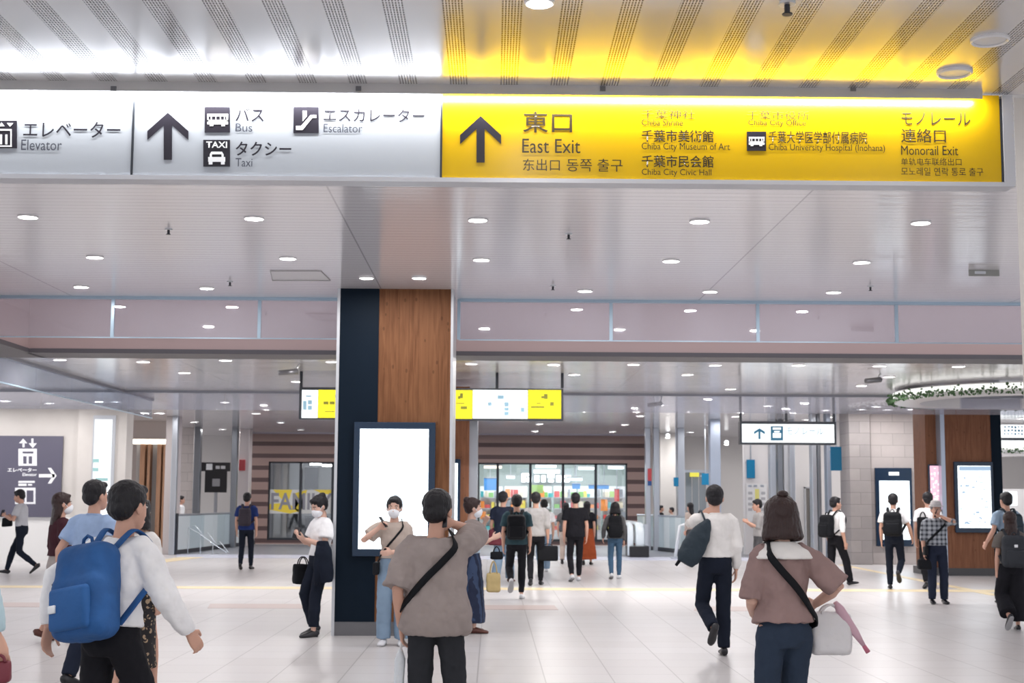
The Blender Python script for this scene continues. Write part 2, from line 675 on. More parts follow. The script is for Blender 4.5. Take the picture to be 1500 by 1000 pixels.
box('bottom_frame', S_side, sg, xl, xr + 0.06, YS - 0.012, YS + 0.02, zb - 0.022, zb)
box('end_cap', S_side, sg, xr + 0.006, xr + 0.06, YS - 0.012, YS + 0.03, zb, ztop)


def arrow_polys(cx, tip, w, hh, sh, t, sw):
    """straight-up arrow: chevron head with wings hh tall, thick t, and a shaft"""
    q = tip + t + sw * hh / w
    return [[(cx, tip), (cx + w, tip + hh), (cx + w, tip + hh + t), (cx + sw, q), (cx, tip + t)],
            [(cx, tip), (cx, tip + t), (cx - sw, q), (cx - w, tip + hh + t), (cx - w, tip + hh)],
            [(cx, tip + t), (cx + sw, q), (cx + sw, sh), (cx - sw, sh), (cx - sw, q)]]


prism('arrow', M_letter, sg, arrow_polys(246, 165, 30, 27, 234, 13, 6), YS)
prism('arrow', M_letter, sg, arrow_polys(704, 170, 30, 28, 238, 13, 6), YS)


def picto(kind, x0, y0, x1, y1):
    p = prism('pictogram_panel', M_letter, sg, [rect(x0, y0, x1, y1)], YS, 0.004)
    w, h = x1 - x0, y1 - y0
    X = lambda u: x0 + u * w
    Yv = lambda v: y0 + v * h
    P = []
    R = lambda a, b, c, d: P.append(rect(X(a), Yv(b), X(c), Yv(d)))
    if kind == 'bus':
        R(.1, .27, .92, .36); R(.1, .36, .16, .58); R(.86, .36, .92, .58)
        for a in (.24, .42, .6, .76):
            R(a, .36, a + .04, .5)
        R(.1, .5, .92, .68); R(.2, .68, .34, .75); R(.66, .68, .8, .75)
    elif kind == 'taxi':
        P.append([(X(.3), Yv(.44)), (X(.7), Yv(.44)), (X(.76), Yv(.54)), (X(.24), Yv(.54))])
        R(.24, .54, .32, .64); R(.68, .54, .76, .64)
        R(.18, .64, .82, .82); R(.2, .82, .34, .92); R(.66, .82, .8, .92)
    elif kind == 'escalator':
        P.append([(X(.1), Yv(.72)), (X(.3), Yv(.72)), (X(.68), Yv(.3)), (X(.9), Yv(.3)), (X(.9), Yv(.42)), (X(.74), Yv(.42)), (X(.36), Yv(.88)), (X(.1), Yv(.88))])
        P.append([(X(.36), Yv(.14)), (X(.52), Yv(.14)), (X(.52), Yv(.36)), (X(.36), Yv(.54))])
    elif kind == 'elevator':
        P.append([(X(.3), Yv(.2)), (X(.42), Yv(.06)), (X(.54), Yv(.2))])
        P.append([(X(.62), Yv(.08)), (X(.86), Yv(.08)), (X(.74), Yv(.22))])
        R(.2, .3, .8, .36); R(.2, .9, .8, .95); R(.2, .36, .25, .9); R(.75, .36, .8, .9)
        R(.36, .5, .44, .86); R(.56, .5, .64, .86)
    prism('pictogram', M_picto, p, P, YS - 0.004, 0.002)
    return p


for k, r in (('elevator', (-14, 177, 25, 217)), ('bus', (300, 157, 337, 194)), ('taxi', (298, 205, 337, 244)), ('escalator', (430, 157, 467, 195)), ('bus', (1094, 193, 1122, 221))):
    picto(k, *r)
text('lettering', 'TAXI', M_picto, sg, 302, 207.5, 333, 216.5, YS - 0.004, 0.02)
for s, r, m, b in (
    ('エレベーター', (34, 179, 177, 201), M_letter, .006), ('Elevator', (31, 205, 91, 220), M_grey_letter, 0),
    ('バス', (345, 158, 387, 178), M_letter, .004), ('Bus', (345, 181, 370, 193), M_grey_letter, 0),
    ('タクシー', (345, 208, 427, 228), M_letter, .012), ('Taxi', (345, 232, 370, 244), M_grey_letter, 0),
    ('エスカレーター', (474, 160, 622, 178), M_letter, .004), ('Escalator', (474, 182, 531, 194), M_grey_letter, 0),
    ('東口', (766, 164, 838, 194), M_brownletter, .008), ('East Exit', (765, 204, 850, 224), M_brownletter, 0),
    ('东出口', (766, 233, 820, 250), M_brownletter, 0), ('동쪽 출구', (830, 233, 912, 251), M_brownletter, 0),
    ('千葉神社', (940, 161, 1018, 174), M_brownletter, 0), ('Chiba Shrine', (940, 175, 1000, 184), M_brownletter, 0),
    ('千葉市美術館', (940, 191, 1045, 208), M_brownletter, .012), ('Chiba City Museum of Art', (940, 210, 1069, 222), M_brownletter, 0),
    ('千葉市民会館', (940, 228, 1045, 245), M_brownletter, .012), ('Chiba City Civic Hall', (940, 248, 1042, 259), M_brownletter, 0),
    ('千葉市役所', (1094, 163, 1185, 175), M_brownletter, 0), ('Chiba City Office', (1096, 176, 1180, 186), M_brownletter, 0),
    ('千葉大学医学部付属病院', (1126, 193, 1270, 210), M_brownletter, .006), ('Chiba University Hospital (Inohana)', (1126, 212, 1296, 223), M_brownletter, 0),
    ('モノレール', (1320, 165, 1421, 183), M_brownletter, .004), ('連絡口', (1320, 189, 1385, 209), M_brownletter, .004),
    ('Monorail Exit', (1320, 214, 1403, 227), M_brownletter, 0), ('单轨电车联络出口', (1320, 232, 1408, 242), M_brownletter, 0),
    ('모노레일 연락 통로 출구', (1320, 246, 1440, 257), M_brownletter, 0)):
    text("lettering", s, m, sg, *r, YS, b)

# lamp trough along the top of the sign
zr0, zr1 = at(700, 138.5, YS - 0.065).z, ZN
lr = at(-262, 132, YS - 0.065).x
rr = at(1438, 132, YS - 0.065).x
rail_m = mat('trough_metal', (0.50, 0.49, 0.49), 0.45, 0.4)
tr = box('lamp_trough', rail_m, sg, lr, rr, YS - 0.075, YS - 0.065, zr0, zr1)
for px in (-280 + 8, 166, 525, 883, 1250):
    pbox('bracket', M_base, sg, px - 4, 126, px + 4, 133, YS - 0.082, 0.007)
ld = bpy.data.lights.new('trough_lamp', 'AREA')
ld.shape = 'RECTANGLE'
ld.size = rr - lr - 0.02
ld.size_y = 0.02
ld.energy = SIGN_W
ld.color = (1.0, 0.985, 0.96)
lo = bpy.data.objects.new('trough_lamp', ld)
COL.objects.link(lo)
lo.location = Vector(((lr + rr) / 2, YS - 0.05, zr0 + 0.010)) - sg.location
lo.rotation_euler = (math.radians(38), 0, 0)
lo.parent = sg

# ------------------------------------------------------------------ ceiling downlights
M_ring = mat('lamp_ring', (0.72, 0.72, 0.74), 0.4)
DL = [0]


def downlight(x, y, z, r, label, group, watts, lit=True):
    t = thing('ceiling_light', label, 'ceiling light', (x, y, z), 0, group)
    bm = bmesh.new()
    bm_tube(bm, [(r * 1.12 * math.cos(a), r * 1.12 * math.sin(a), -0.004) for a in [k * math.pi / 12 for k in range(24)]], [(0.012, 0.008)] * 24, ref=Vector((0, 0, 1)), seg=6, closed=True)
    link('trim_ring', bm, M_ring, t)
    bm = bmesh.new(); bm_cyl(bm, 0, 0, -0.006, -0.001, r, 20)
    link('lens', bm, M_lampface if lit else M_ring, t)
    if watts:
        d = bpy.data.lights.new('lamp', 'AREA')
        d.shape = 'DISK'
        d.size = r * 2
        d.energy = watts
        d.color = (1.0, 0.965, 0.955)
        o = bpy.data.objects.new('lamp', d)
        COL.objects.link(o)
        o.location = (0, 0, -0.012)
        o.parent = t
    return t


for x in (41, 372, 700, 1025, 1349):
    p = onz(x, 316 + x * 0.0066, ZM)
    downlight(p.x, p.y, ZM, 0.075, 'small round downlight in the ceiling row closest behind the big overhead sign', 'downlights in the first row behind the sign', LAMP_W)
for x in (139, 422, 705, 983, 1262):
    p = onz(x, 374.5 + x * 0.0066, ZM)
    downlight(p.x, p.y, ZM, 0.075, 'small round downlight in the middle row of the lined ceiling', 'downlights in the second row behind the sign', LAMP_W)
for x, y in ((119, 419), (303, 421), (857, 425), (1040, 426), (1221, 427)):
    p = onz(x, y, ZM)
    downlight(p.x, p.y, ZM, 0.075, 'small round downlight in the row next to the glass barrier', 'downlights in the third row behind the sign', LAMP_W)
for x, y, w in ((537, 406, 'over the dark side'), (614, 406, 'over the wood side')):
    p = onz(x, y, ZM)
    downlight(p.x, p.y, ZM, 0.07, 'round downlight just in front of the wood-clad pillar top, ' + w, 'ceiling light', LAMP_W)
p = onz(790, 1, ZN); downlight(p.x, p.y, ZN, 0.05, 'lit round downlight cut by the top edge above the yellow sign', 'ceiling light', LAMP_W * .5)
p = onz(1450, 57, ZN); downlight(p.x, p.y, ZN, 0.07, 'unlit round ceiling fitting higher up at the right corner', 'ceiling light', 0, False)
p = onz(1398, 105, ZN); downlight(p.x, p.y, ZN, 0.07, 'unlit round ceiling fitting right above the yellow sign end', 'ceiling light', 0, False)
for o in COL.objects:
    if o.get('group') == 'ceiling light':
        del o['group']
for ix in range(-3, 4):
    for y in (4.2, 1.2, -1.8, -4.8):
        downlight(ix * 2.3 + 0.4, y, ZN, 0.07, 'small round downlight in the striped ceiling on this side of the sign', 'downlights in the striped ceiling', LAMP_W)
for y in (8.4, 10.4):  # unseen rows continuing the grid, added to brighten the floor and ceiling
    for ix in range(-3, 4):
        downlight(ix * 1.96 - 0.2, y, ZM, 0.075, 'unseen round downlight added to the lined ceiling right behind the big sign', 'unseen downlights added behind the sign', LAMP_W * .45)
far_rows = [(88, 526), (210, 529), (330, 527), (486, 529), (691, 532), (811, 533), (928, 533), (1048, 534), (1170, 534), (1288, 535), (1404, 536),
            (270, 545), (434, 558), (841, 548), (1007, 548), (1303, 551), (1262, 564), (1070, 569)]
for i, (x, y) in enumerate(far_rows):
    p = onz(x, y, ZF)
    downlight(p.x, p.y, ZF, 0.09, 'small round downlight in the ceiling beyond the brown beam' if i < 11 else 'small round downlight deeper in the far ceiling behind the first beyond-beam row',
              'downlights beyond the beam' if i < 11 else 'downlights deeper in the far hall', LAMP_W * 2.9)
for y in (34.0, 38.5, 43.0, 47.5):
    for ix in range(-5, 8):
        downlight(ix * 2.6 - 1.2, y, ZF, 0.10, 'tiny round downlight in the far ceiling before the end wall', 'downlights before the end wall', LAMP_W * 2.5)

for x in (-16.2, -14.4, -12.6, -10.8):
    downlight(x, YL_ - 1.3, ZF, 0.10, 'downlight washing the pale left wall above the lift board', 'downlights washing the left wall', LAMP_W * 1.6)
for px_, y_ in ((1262, 35.2), (1300, 35.2), (1335, 35.0), (1180, 39.8), (1110, 41.0), (1210, 35.6)):  # extra lamps added to brighten the stone and white pillars
    downlight(at(px_, 600, y_).x, y_, ZF, 0.10, 'added downlight brightening the stone and white pillars on the right', 'added downlights washing the right pillars', LAMP_W * .85)

# ------------------------------------------------------------------ small fittings on the ceilings
def sprinkler(px, py, Z, label):
    p = onz(px, py, Z)
    t = thing('sprinkler_head', label, 'sprinkler', p)
    bm = bmesh.new(); bm_cyl(bm, 0, 0, -0.012, 0, 0.035, 16); link('base', bm, M_alu, t)
    bm = bmesh.new(); bm_cyl(bm, 0, 0, -0.05, -0.012, 0.012, 10); bm_cyl(bm, 0, 0, -0.055, -0.05, 0.022, 12); link('nozzle', bm, M_dark, t)


sprinkler(1153, 3, ZN, 'small dark sprinkler head at the upper edge above the yellow sign')
sprinkler(247, 335, ZM, 'tiny dark sprinkler head behind the white half of the sign')
sprinkler(833, 342, ZM, 'tiny dark sprinkler head behind the East Exit lettering')
sprinkler(810, 418, ZM, 'tiny dark sprinkler head right of the wood-clad pillar top')
sprinkler(1275, 419, ZM, 'tiny dark sprinkler head above the glass barrier on the right')
sprinkler(337, 412, ZM, 'tiny dark sprinkler head above the glass barrier on the left')
h = thing('access_hatch', 'square hatch outline in the ceiling left of the wood-clad pillar', 'hatch', onz(437, 403, ZM))
a, b, c, d = onz(396, 396, ZM), onz(470, 396, ZM), onz(484, 410, ZM), onz(399, 410, ZM)
bm = bmesh.new()
bm_tube(bm, [v - h.location for v in (a, b, c, d)], [(0.012, 0.006)] * 4, ref=Vector((0, 0, 1)), seg=4, closed=True)
link('hatch_frame', bm, mat('hatch_line', (0.4, 0.39, 0.4), 0.5), h)
bm = bmesh.new()
f = [bm.verts.new(v - h.location + Vector((0, 0, -0.003))) for v in (a, b, c, d)]; bm.faces.new(f)
link('hatch_panel', bm, mat('hatch_panel', (0.60, 0.59, 0.60), 0.3, 0.3), h)
es_ = thing('ceiling_plate', 'small grey plate hanging from the ceiling near the right pillar', 'plate', onz(1441, 395, ZM))
pbox('panel', mat('plate_grey', (0.34, 0.35, 0.33), 0.5), es_, 1420, 394, 1464, 404, es_.location.y, 0.03)
pbox('mark', M_alu, es_, 1428, 397, 1444, 401, es_.location.y - 0.004, 0.004)

# ------------------------------------------------------------------ pillar at the right edge
px = at(1489, 300, 7.75).x
bm = bmesh.new(); bm_box(bm, px, px + 0.9, 7.25, 7.75, 0, ZN + 0.5, 0.01)
struct('pillar_right', bm, mat('cream_pillar', (0.66, 0.63, 0.58), 0.4), label='cream pillar at the right end of the big sign')

# ------------------------------------------------------------------ glass smoke barrier before the void
sb = thing('smoke_barrier', 'long hanging glass barrier at the edge of the lined ceiling before the brown beam', 'glass barrier', (0, Y17, ZM))
zb1 = at(700, 497, Y17).z
posts = [-115, 165, 380, 497, 672, 895, 1110, 1313, 1505]
xs = [at(p, 465, Y17).x for p in posts]
for i in range(len(xs) - 1):
    if posts[i] == 497:
        continue
    box('glass_panel', M_smoke, sb, xs[i] + 0.01, xs[i + 1] - 0.01, Y17, Y17 + 0.012, zb1, ZM - 0.03)
for x in xs:
    box('post', M_edge, sb, x - 0.02, x + 0.02, Y17 - 0.012, Y17 + 0.02, zb1, ZM)
for a, b in ((0, 3), (4, 8)):
    box('rail', M_edge, sb, xs[a], xs[b], Y17 - 0.03, Y17 + 0.03, ZM - 0.035, ZM + 0.02, 0.004)
    box('edge_strip', M_edge, sb, xs[a], xs[b], Y17 - 0.004, Y17 + 0.016, zb1 - 0.012, zb1)

# ------------------------------------------------------------------ brown beam
YB = 19.2
zb2 = at(700, 514.5, YB).z
xc = at(41, 514, YB).x
bm = bmesh.new(); bm_box(bm, xc, 14, YB, YB + 0.68, zb2, ZM + 1.9)
struct('beam_1', bm, M_beam, label='pinkish brown beam across the hall')
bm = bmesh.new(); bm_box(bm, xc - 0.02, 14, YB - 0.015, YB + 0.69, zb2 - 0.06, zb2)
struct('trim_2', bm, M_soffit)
bm = bmesh.new(); bm_box(bm, xc - 0.6, xc, 10.0, YB + 0.68, zb2, ZM + 1.9)
struct('beam_2', bm, M_beam, label='brown beam running along the left side')
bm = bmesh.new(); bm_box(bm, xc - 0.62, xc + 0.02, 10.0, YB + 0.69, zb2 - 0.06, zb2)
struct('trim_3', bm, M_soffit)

# ------------------------------------------------------------------ main pillar with advert screen
fo = flo(560, 931)
YC = fo.y
pc = sroot('pillar_main', 'square pillar clad in navy panel and warm wood with a lit advert screen', (at(578, 930, YC).x, YC, 0))
cl, cmid, cr = at(499, 425, YC).x, at(556, 425, YC).x, at(661, 425, YC).x
zct = at(580, 419, YC).z
box('navy_panel', M_navy, pc, cl, cmid, YC - 0.01, YC + 1.35, 0.16, zct)
box('wood_panel', M_wood, pc, cmid, cr, YC, YC + 1.35, 0.16, zct)
box('edge_trim', M_alu, pc, cl - 0.035, cl, YC - 0.015, YC + 1.35, 0.0, zct)
box('edge_trim', M_alu, pc, cr, cr + 0.03, YC - 0.015, YC + 1.35, 0.0, zct)
box('top_trim', M_alu, pc, cl - 0.06, cr + 0.06, YC - 0.05, YC + 1.4, zct, zct + 0.045)
box('plinth', M_base, pc, cl, cr, YC - 0.004, YC + 1.35, 0.0, 0.16)


def kiosk(name, label, px0, py0, px1, py1, s0, s1, s2, s3, Y, depth, scr, logo=None, cat='screen'):
    z = at((px0 + px1) / 2, py1, Y).z
    t = thing(name, label, cat, (at((px0 + px1) / 2, py1, Y).x, Y, z))
    pbox('bezel', M_bezel, t, px0, py0, px1, py1, Y, depth, 0.008)
    s = pbox('screen', scr, t, s0, s1, s2, s3, Y - 0.006, 0.006)
    if logo:
        pbox('logo', M_wglow, t, *logo, Y - 0.004, 0.004)
    return t


k = kiosk('advert_screen', 'tall bright white advert screen in a dark frame painted with its blue glow on the wood-clad pillar', 517, 618, 637, 815, 526, 628, 627, 804, YC - 0.09, 0.08, M_screen)
Mf = glow('screen_faint', (0.74, 0.84, 0.94), 1.25)
for pl in ([(575, 688), (596, 676), (606, 690), (610, 730), (600, 760), (578, 748)], rect(545, 640, 560, 643), rect(600, 678, 607, 682), rect(580, 676, 590, 679), rect(531, 780, 548, 783)):
    prism('advert_picture', Mf, k, [pl], YC - 0.096, 0.001)

# second pillar seen past it
Y2 = 27.0
p2 = sroot('pillar_second', 'wood-clad pillar partly seen behind the main pillar', (at(672, 800, Y2).x, Y2, 0))
box('wood_panel', M_wood2, p2, at(600, 700, Y2).x, at(687, 700, Y2).x, Y2, Y2 + 1.3, 0, at(670, 566, Y2).z)
box('steel_edge', M_steel, p2, at(687, 700, Y2).x, at(699, 700, Y2).x, Y2 + 0.1, Y2 + 1.3, 0, at(690, 612, Y2).z)
kiosk('advert_screen', 'narrow sliver of a bright screen on the pillar behind the main pillar', 618, 672, 674, 800, 622, 678, 670, 790, Y2 - 0.09, 0.08, M_screen)

# ------------------------------------------------------------------ hanging signs
def hanging_sign(label, x0, y0, x1, y1, Y, ytop, rods, frame_w=3):
    zt_ = ZF
    t = thing('hanging_sign', label, 'sign', (at((x0 + x1) / 2, y1, Y).x, Y, at((x0 + x1) / 2, y1, Y).z))
    pbox('housing', M_dark, t, x0, y0, x1, y1, Y, 0.22, 0.005)
    for r in rods:
        p = at(r, y0, Y)
        box('rod', M_dark, t, p.x - 0.025, p.x + 0.025, Y + 0.08, Y + 0.13, p.z, zt_)
    return t


YH = 25.5
hs = hanging_sign('wide hanging lit sign with yellow and white panels, cut in two by the pillar', 438, 568, 825, 615, YH, 523, (440, 560, 728, 824))
pbox('white_face', M_wglow, hs, 442, 571, 465.5, 612, YH - 0.006, 0.006)
pbox('yellow_face', M_yglow, hs, 466, 571, 560, 612, YH - 0.006, 0.006)
pbox('yellow_face', M_yglow, hs, 600, 571, 692, 613, YH - 0.006, 0.006)
pbox('white_face', M_wglow, hs, 692.5, 571, 773, 613, YH - 0.006, 0.006)
pbox('yellow_face', M_yglow, hs, 773.5, 571, 822, 613, YH - 0.006, 0.006)
Mol = mat('olive_mark', (0.25, 0.25, 0.01), 0.5)
Mpb = mat('pale_blue_mark', (0.30, 0.52, 0.66), 0.5)
for r in ((491, 578, 497, 582), (474, 588, 481, 592), (483, 588, 490, 592), (476, 602, 490, 603), (674, 576, 678, 583), (671, 580, 674, 584), (675, 595, 684, 599), (668, 590, 680, 591), (797, 577, 802, 584), (793, 580, 797, 583), (806, 589, 811, 594), (778, 595, 797, 597), (786, 590, 792, 591)):
    prism('mark', Mol, hs, [rect(*r)], YH - 0.006, 0.002)
for r in ((444, 587, 449, 600), (451, 586, 457, 592), (451, 594, 457, 600), (448, 579, 456, 581), (729, 579, 738, 584), (739, 589, 745, 595), (739, 597, 745, 601), (739, 603, 745, 608), (763, 597, 768, 603), (715, 589, 720, 594)):
    prism('mark', Mpb, hs, [rect(*r)], YH - 0.006, 0.002)

YM = 30.5
ms = hanging_sign('hanging white lit sign with an arrow and a train pictogram, blue edged', 1084, 617, 1225, 651, YM, 590, (1086, 1153, 1223))
pbox('white_face', M_wglow, ms, 1087, 621, 1222, 648, YM - 0.006, 0.006)
Mbl = mat('deep_blue_mark', (0.02, 0.16, 0.28), 0.5)
prism('arrow', Mbl, ms, arrow_polys(1112.5, 627, 8, 5, 643, 4, 1.6), YM - 0.006, 0.002)
pp = prism('pictogram_panel', Mbl, ms, [rect(1129, 624, 1147, 645)], YM - 0.006, 0.002)
prism('pictogram', M_wglow, ms, [rect(1132, 626, 1144, 629), rect(1132, 634, 1144, 641), rect(1134, 631, 1142, 633)], YM - 0.008, 0.002)
text('lettering', 'モノレール', Mpb, ms, 1152, 626, 1206, 636, YM - 0.006)

# ------------------------------------------------------------------ inner smoke barriers
Y3 = flo(750, 742).y * 0 + onz(750, 575, ZF).y
sb = thing('smoke_barrier', 'thin glass barrier hanging across the far ceiling behind the hanging signs', 'glass barrier', (0, Y3, ZF))
zz = at(750, 603, Y3).z
xs = [at(p, 590, Y3).x for p in (-60, 60, 180, 330, 480, 640, 800, 960, 1120, 1260, 1400, 1540)]
for i in range(len(xs) - 1):
    box('glass_panel', M_smoke, sb, xs[i] + 0.006, xs[i + 1] - 0.006, Y3, Y3 + 0.012, zz, ZF)
box('rail', mat('barrier_rail', (0.27, 0.28, 0.32), 0.4, 0.4), sb, xs[0], xs[-1], Y3 - 0.02, Y3 + 0.03, ZF - 0.05, ZF)
sb2 = thing('smoke_barrier', 'glass barrier running away along the left of the far ceiling, full of reflections', 'glass barrier', (-7.9, 21, ZF))
M_smoke2 = glass_mat('smoke_barrier_glass_side', (0.82, 0.86, 0.90), 0.14, 0.03, 0.10)
ys = [20.4 + 2.1 * i for i in range(7)]
for i in range(6):
    box('glass_panel', M_smoke2, sb2, -7.91, -7.89, ys[i] + 0.01, ys[i + 1] - 0.01, ZF - 0.44, ZF)
box('rail', mat('barrier_rail', (0.27, 0.28, 0.32), 0.4, 0.4), sb2, -7.95, -7.85, ys[0], ys[-1], ZF - 0.05, ZF)
box('edge_strip', M_edge, sb2, -7.92, -7.88, ys[0], ys[-1], ZF - 0.46, ZF - 0.44)

# ------------------------------------------------------------------ left wall with lift board
YL = 36.0
xw = at(187, 700, YL).x
bm = bmesh.new(); bm_box(bm, -18, xw, YL, YL + 0.4, 0, ZF)
struct('wall_left', bm, M_wallbeige)
bm = bmesh.new(); bm_box(bm, at(116, 700, YL).x, xw, YL - 0.25, YL, 0, ZF)
struct('wall_left_pier', bm, M_wallbeige)
bm = bmesh.new(); bm_box(bm, -18, at(116, 700, YL).x, YL - 0.02, YL, 0, at(30, 757, YL).z)
struct('baseboard_left', bm, mat('white_dado', (0.80, 0.80, 0.79), 0.4))
M_board = mat('board_purple_grey', (0.105, 0.10, 0.145), 0.4)
lb = thing('lift_sign_board', 'dark grey sign board with white lift pictogram and arrow on the left wall', 'sign', at(20, 755, YL - 0.03))
pbox('board', M_board, lb, -75, 638, 90, 757, YL - 0.08, 0.06)
Yb = YL - 0.08
W = M_picto
prism('pictogram', W, lb, [rect(27, 657, 54, 682)], Yb, 0.004)
prism('pictogram', M_board, lb, [rect(33, 661, 49, 664), rect(34, 668, 39, 679), rect(42, 668, 47, 679)], Yb - 0.004, 0.002)
prism('arrow', W, lb, [[(28, 649), (34, 642), (40, 649)], rect(33, 648, 36, 655)], Yb, 0.004)
prism('arrow', W, lb, [[(42, 649), (54, 649), (48, 656)], rect(46, 642, 49, 650)], Yb, 0.004)
text('lettering', 'エレベーター', W, lb, 11, 685, 54, 691, Yb, .03)
text('lettering', 'Elevator', W, lb, 33, 692.5, 54, 697, Yb, .02)
prism('arrow', W, lb, [rect(57, 694, 80, 699), [(70, 685), (75, 685), (83, 696.5), (75, 708), (70, 708), (77, 696.5)]], Yb, 0.004)
prism('lettering', W, lb, [rect(27, 704, 51, 707), rect(27, 708, 39, 711.5), rect(41, 708.5, 47, 711)], Yb, .004)
prism('pictogram', W, lb, [rect(22, 714, 52, 738)], Yb, 0.004)
prism('pictogram', M_board, lb, [rect(26, 718, 36, 735), rect(39, 718, 49, 735)], Yb - 0.004, 0.002)
kp = thing('lit_poster', 'bright white lit poster panel on the pale left pier', 'poster', at(150, 760, YL - 0.3))
pbox('frame', M_alu, kp, 134, 608, 167, 770, YL - 0.3, 0.05)
pbox('poster', glow('poster_glow', (0.93, 0.97, 1.0), 1.0), kp, 136, 614, 162, 768, YL - 0.31, 0.01)
for r in ((136, 672, 145, 677), (136, 685, 144, 690), (140, 700, 158, 704)):
    prism('poster_print', mat('mint_print', (0.35, 0.62, 0.62), 0.5), kp, [rect(*r)], YL - 0.31, 0.002)

# wood screen recess, pale piers and steel posts
YR = 41.5
bm = bmesh.new(); bm_box(bm, at(170, 700, YR + 1).x, at(262, 700, YR + 1).x, YR + 1.0, YR + 1.2, 0, ZF)
struct('wall_recess', bm, mat('taupe_wall', (0.42, 0.36, 0.34), 0.5))
ws = thing('slatted_screen', 'tall wood-slat screen with a warm light strip on top beside the left wall', 'screen', (at(215, 815, YR).x, YR, 0))
M_slatw = wood_mat('slat_wood', (0.36, 0.20, 0.12), (0.48, 0.28, 0.18))
for a, b in ((204, 211), (215, 219), (229, 235), (238, 241)):
    p0, p1 = at(a, 700, YR), at(b, 700, YR)
    box('slat', M_slatw, ws, p0.x, p1.x, YR, YR + 0.3, 0.15, at(215, 650, YR).z)
box('back_panel', mat('screen_grey', (0.36, 0.35, 0.35), 0.4), ws, at(195, 700, YR).x, at(241, 700, YR).x, YR + 0.3, YR + 0.36, 0.15, at(215, 644, YR).z)
box('light_strip', glow('warm_strip', (1.0, 0.93, 0.82), 2.2), ws, at(193, 700, YR).x, at(241, 700, YR).x, YR - 0.02, YR + 0.1, at(215, 650, YR).z, at(215, 643, YR).z)
box('plinth', M_white, ws, at(195, 700, YR).x, at(241, 700, YR).x, YR - 0.05, YR + 0.4, 0, 0.15)


def pier(label, a, b, top, m, Y, d=0.6, name='pillar_slim'):
    p0, p1 = at(a, 700, Y), at(b, 700, Y)
    bm = bmesh.new(); bm_box(bm, p0.x, p1.x, Y, Y + d, 0, ZF if top is None else at((a + b) / 2, top, Y).z, 0.01)
    return struct(name, bm, m, label=label)


M_pale = mat('pale_pinkish_cladding', (0.62, 0.57, 0.57), 0.4, 0.2)
pier('pale steel pillar beside the wood screen', 241, 258, None, M_pale, 40.2)
pier('dark steel post right of the pale pillar', 250, 258, None, M_steel, 40.0, .2)
pier('stone pillar behind the left balustrade', 259, 282, None, stone_mat('pinkish_stone', (0.60, 0.55, 0.53), (0.66, 0.60, 0.58)), 46.5)
pier('dark steel post behind the left balustrade', 283, 292, None, mat('dark_steel', (0.22, 0.24, 0.27), 0.3, 0.6), 46.0, .3)
pier('steel post beside the dark notice', 338, 346, None, mat('dark_steel', (0.22, 0.24, 0.27), 0.3, 0.6), 46.0, .3)
pier('pale post beside the striped wall', 349, 364, None, M_pale, 47.5)

# end wall
xa, xb = at(364, 700, YW).x, at(945, 700, YW).x
sp_ = (at(700, 637, YW).z - at(700, 654, YW).z)
M_stripe = striped_mat('striped_brown_cladding', (0.30, 0.205, 0.185), (0.085, 0.05, 0.05), 0.42, at(700, 637, YW).z - 0.42 * 20, 0.36)
ztw = ZF


def wall_with_openings(name, x0, x1, ops, m, Y, th, ztop):
    bm = bmesh.new()
    cur = x0
    for (a, b, z0, z1) in ops:
        bm_box(bm, cur, a, Y, Y + th, 0, ztop)
        if z0 > 0:
            bm_box(bm, a, b, Y, Y + th, 0, z0)
        bm_box(bm, a, b, Y, Y + th, z1, ztop)
        cur = b
    bm_box(bm, cur, x1, Y, Y + th, 0, ztop)
    return struct(name, bm, m)


w1 = (at(393, 700, YW).x, at(497, 700, YW).x, at(440, 791, YW).z, at(440, 676, YW).z)
w2 = (at(700, 700, YW).x, at(919, 700, YW).x, at(800, 793, YW).z, at(800, 678, YW).z)
wall_with_openings('wall_end', xa, xb, [w1, w2], M_stripe, YW, 0.35, at(700, 637, YW).z)
bm = bmesh.new(); bm_box(bm, xa, xb, YW - 0.1, YW + 0.3, at(700, 637, YW).z, ZF)
struct('trim_4', bm, mat('purple_grey_band', (0.34, 0.31, 0.36), 0.3, 0.3))
bm = bmesh.new(); bm_box(bm, -20, xa, YW + 2.5, YW + 2.8, 0, ZF)
struct('wall_end_left', bm, mat('white_wall', (0.72, 0.70, 0.69), 0.5))
bm = bmesh.new(); bm_box(bm, xb, 30, YW + 1.0, YW + 1.3, 0, ZF)
struct('wall_end_right', bm, mat('grey_panel_wall', (0.56, 0.54, 0.53), 0.5))


def window(name, w, mull, label):
    r = sroot(name, label, (w[0], YW, w[2]))
    box('window_pane', M_glass, r, w[0], w[1], YW + 0.15, YW + 0.165, w[2], w[3])
    fr = [(w[0], w[0] + .05), (w[1] - .05, w[1])] + [(at(m, 700, YW).x - 0.045, at(m, 700, YW).x + 0.045) for m in mull]
    for a, b in fr:
        box('window_frame', M_dark, r, a, b, YW + 0.08, YW + 0.2, w[2], w[3])
    box('window_frame', M_dark, r, w[0], w[1], YW + 0.08, YW + 0.2, w[3] - 0.05, w[3])
    box('window_frame', M_dark, r, w[0], w[1], YW + 0.04, YW + 0.2, w[2] - .04, w[2] + 0.08)
    return r


wn1 = window('window_1', w1, (440, 487), 'wide shop window with yellow band left of the main pillar')
wn2 = window('window_2', w2, (729, 777, 825, 873), 'wide shop window right of the main pillar')

def rod(t, r, Y):
    p = at((r[0] + r[2]) / 2, r[1], Y)
    box('hanger', M_steel, t, p.x - .015, p.x + .015, Y + .01, Y + .04, p.z - .02, ZF)


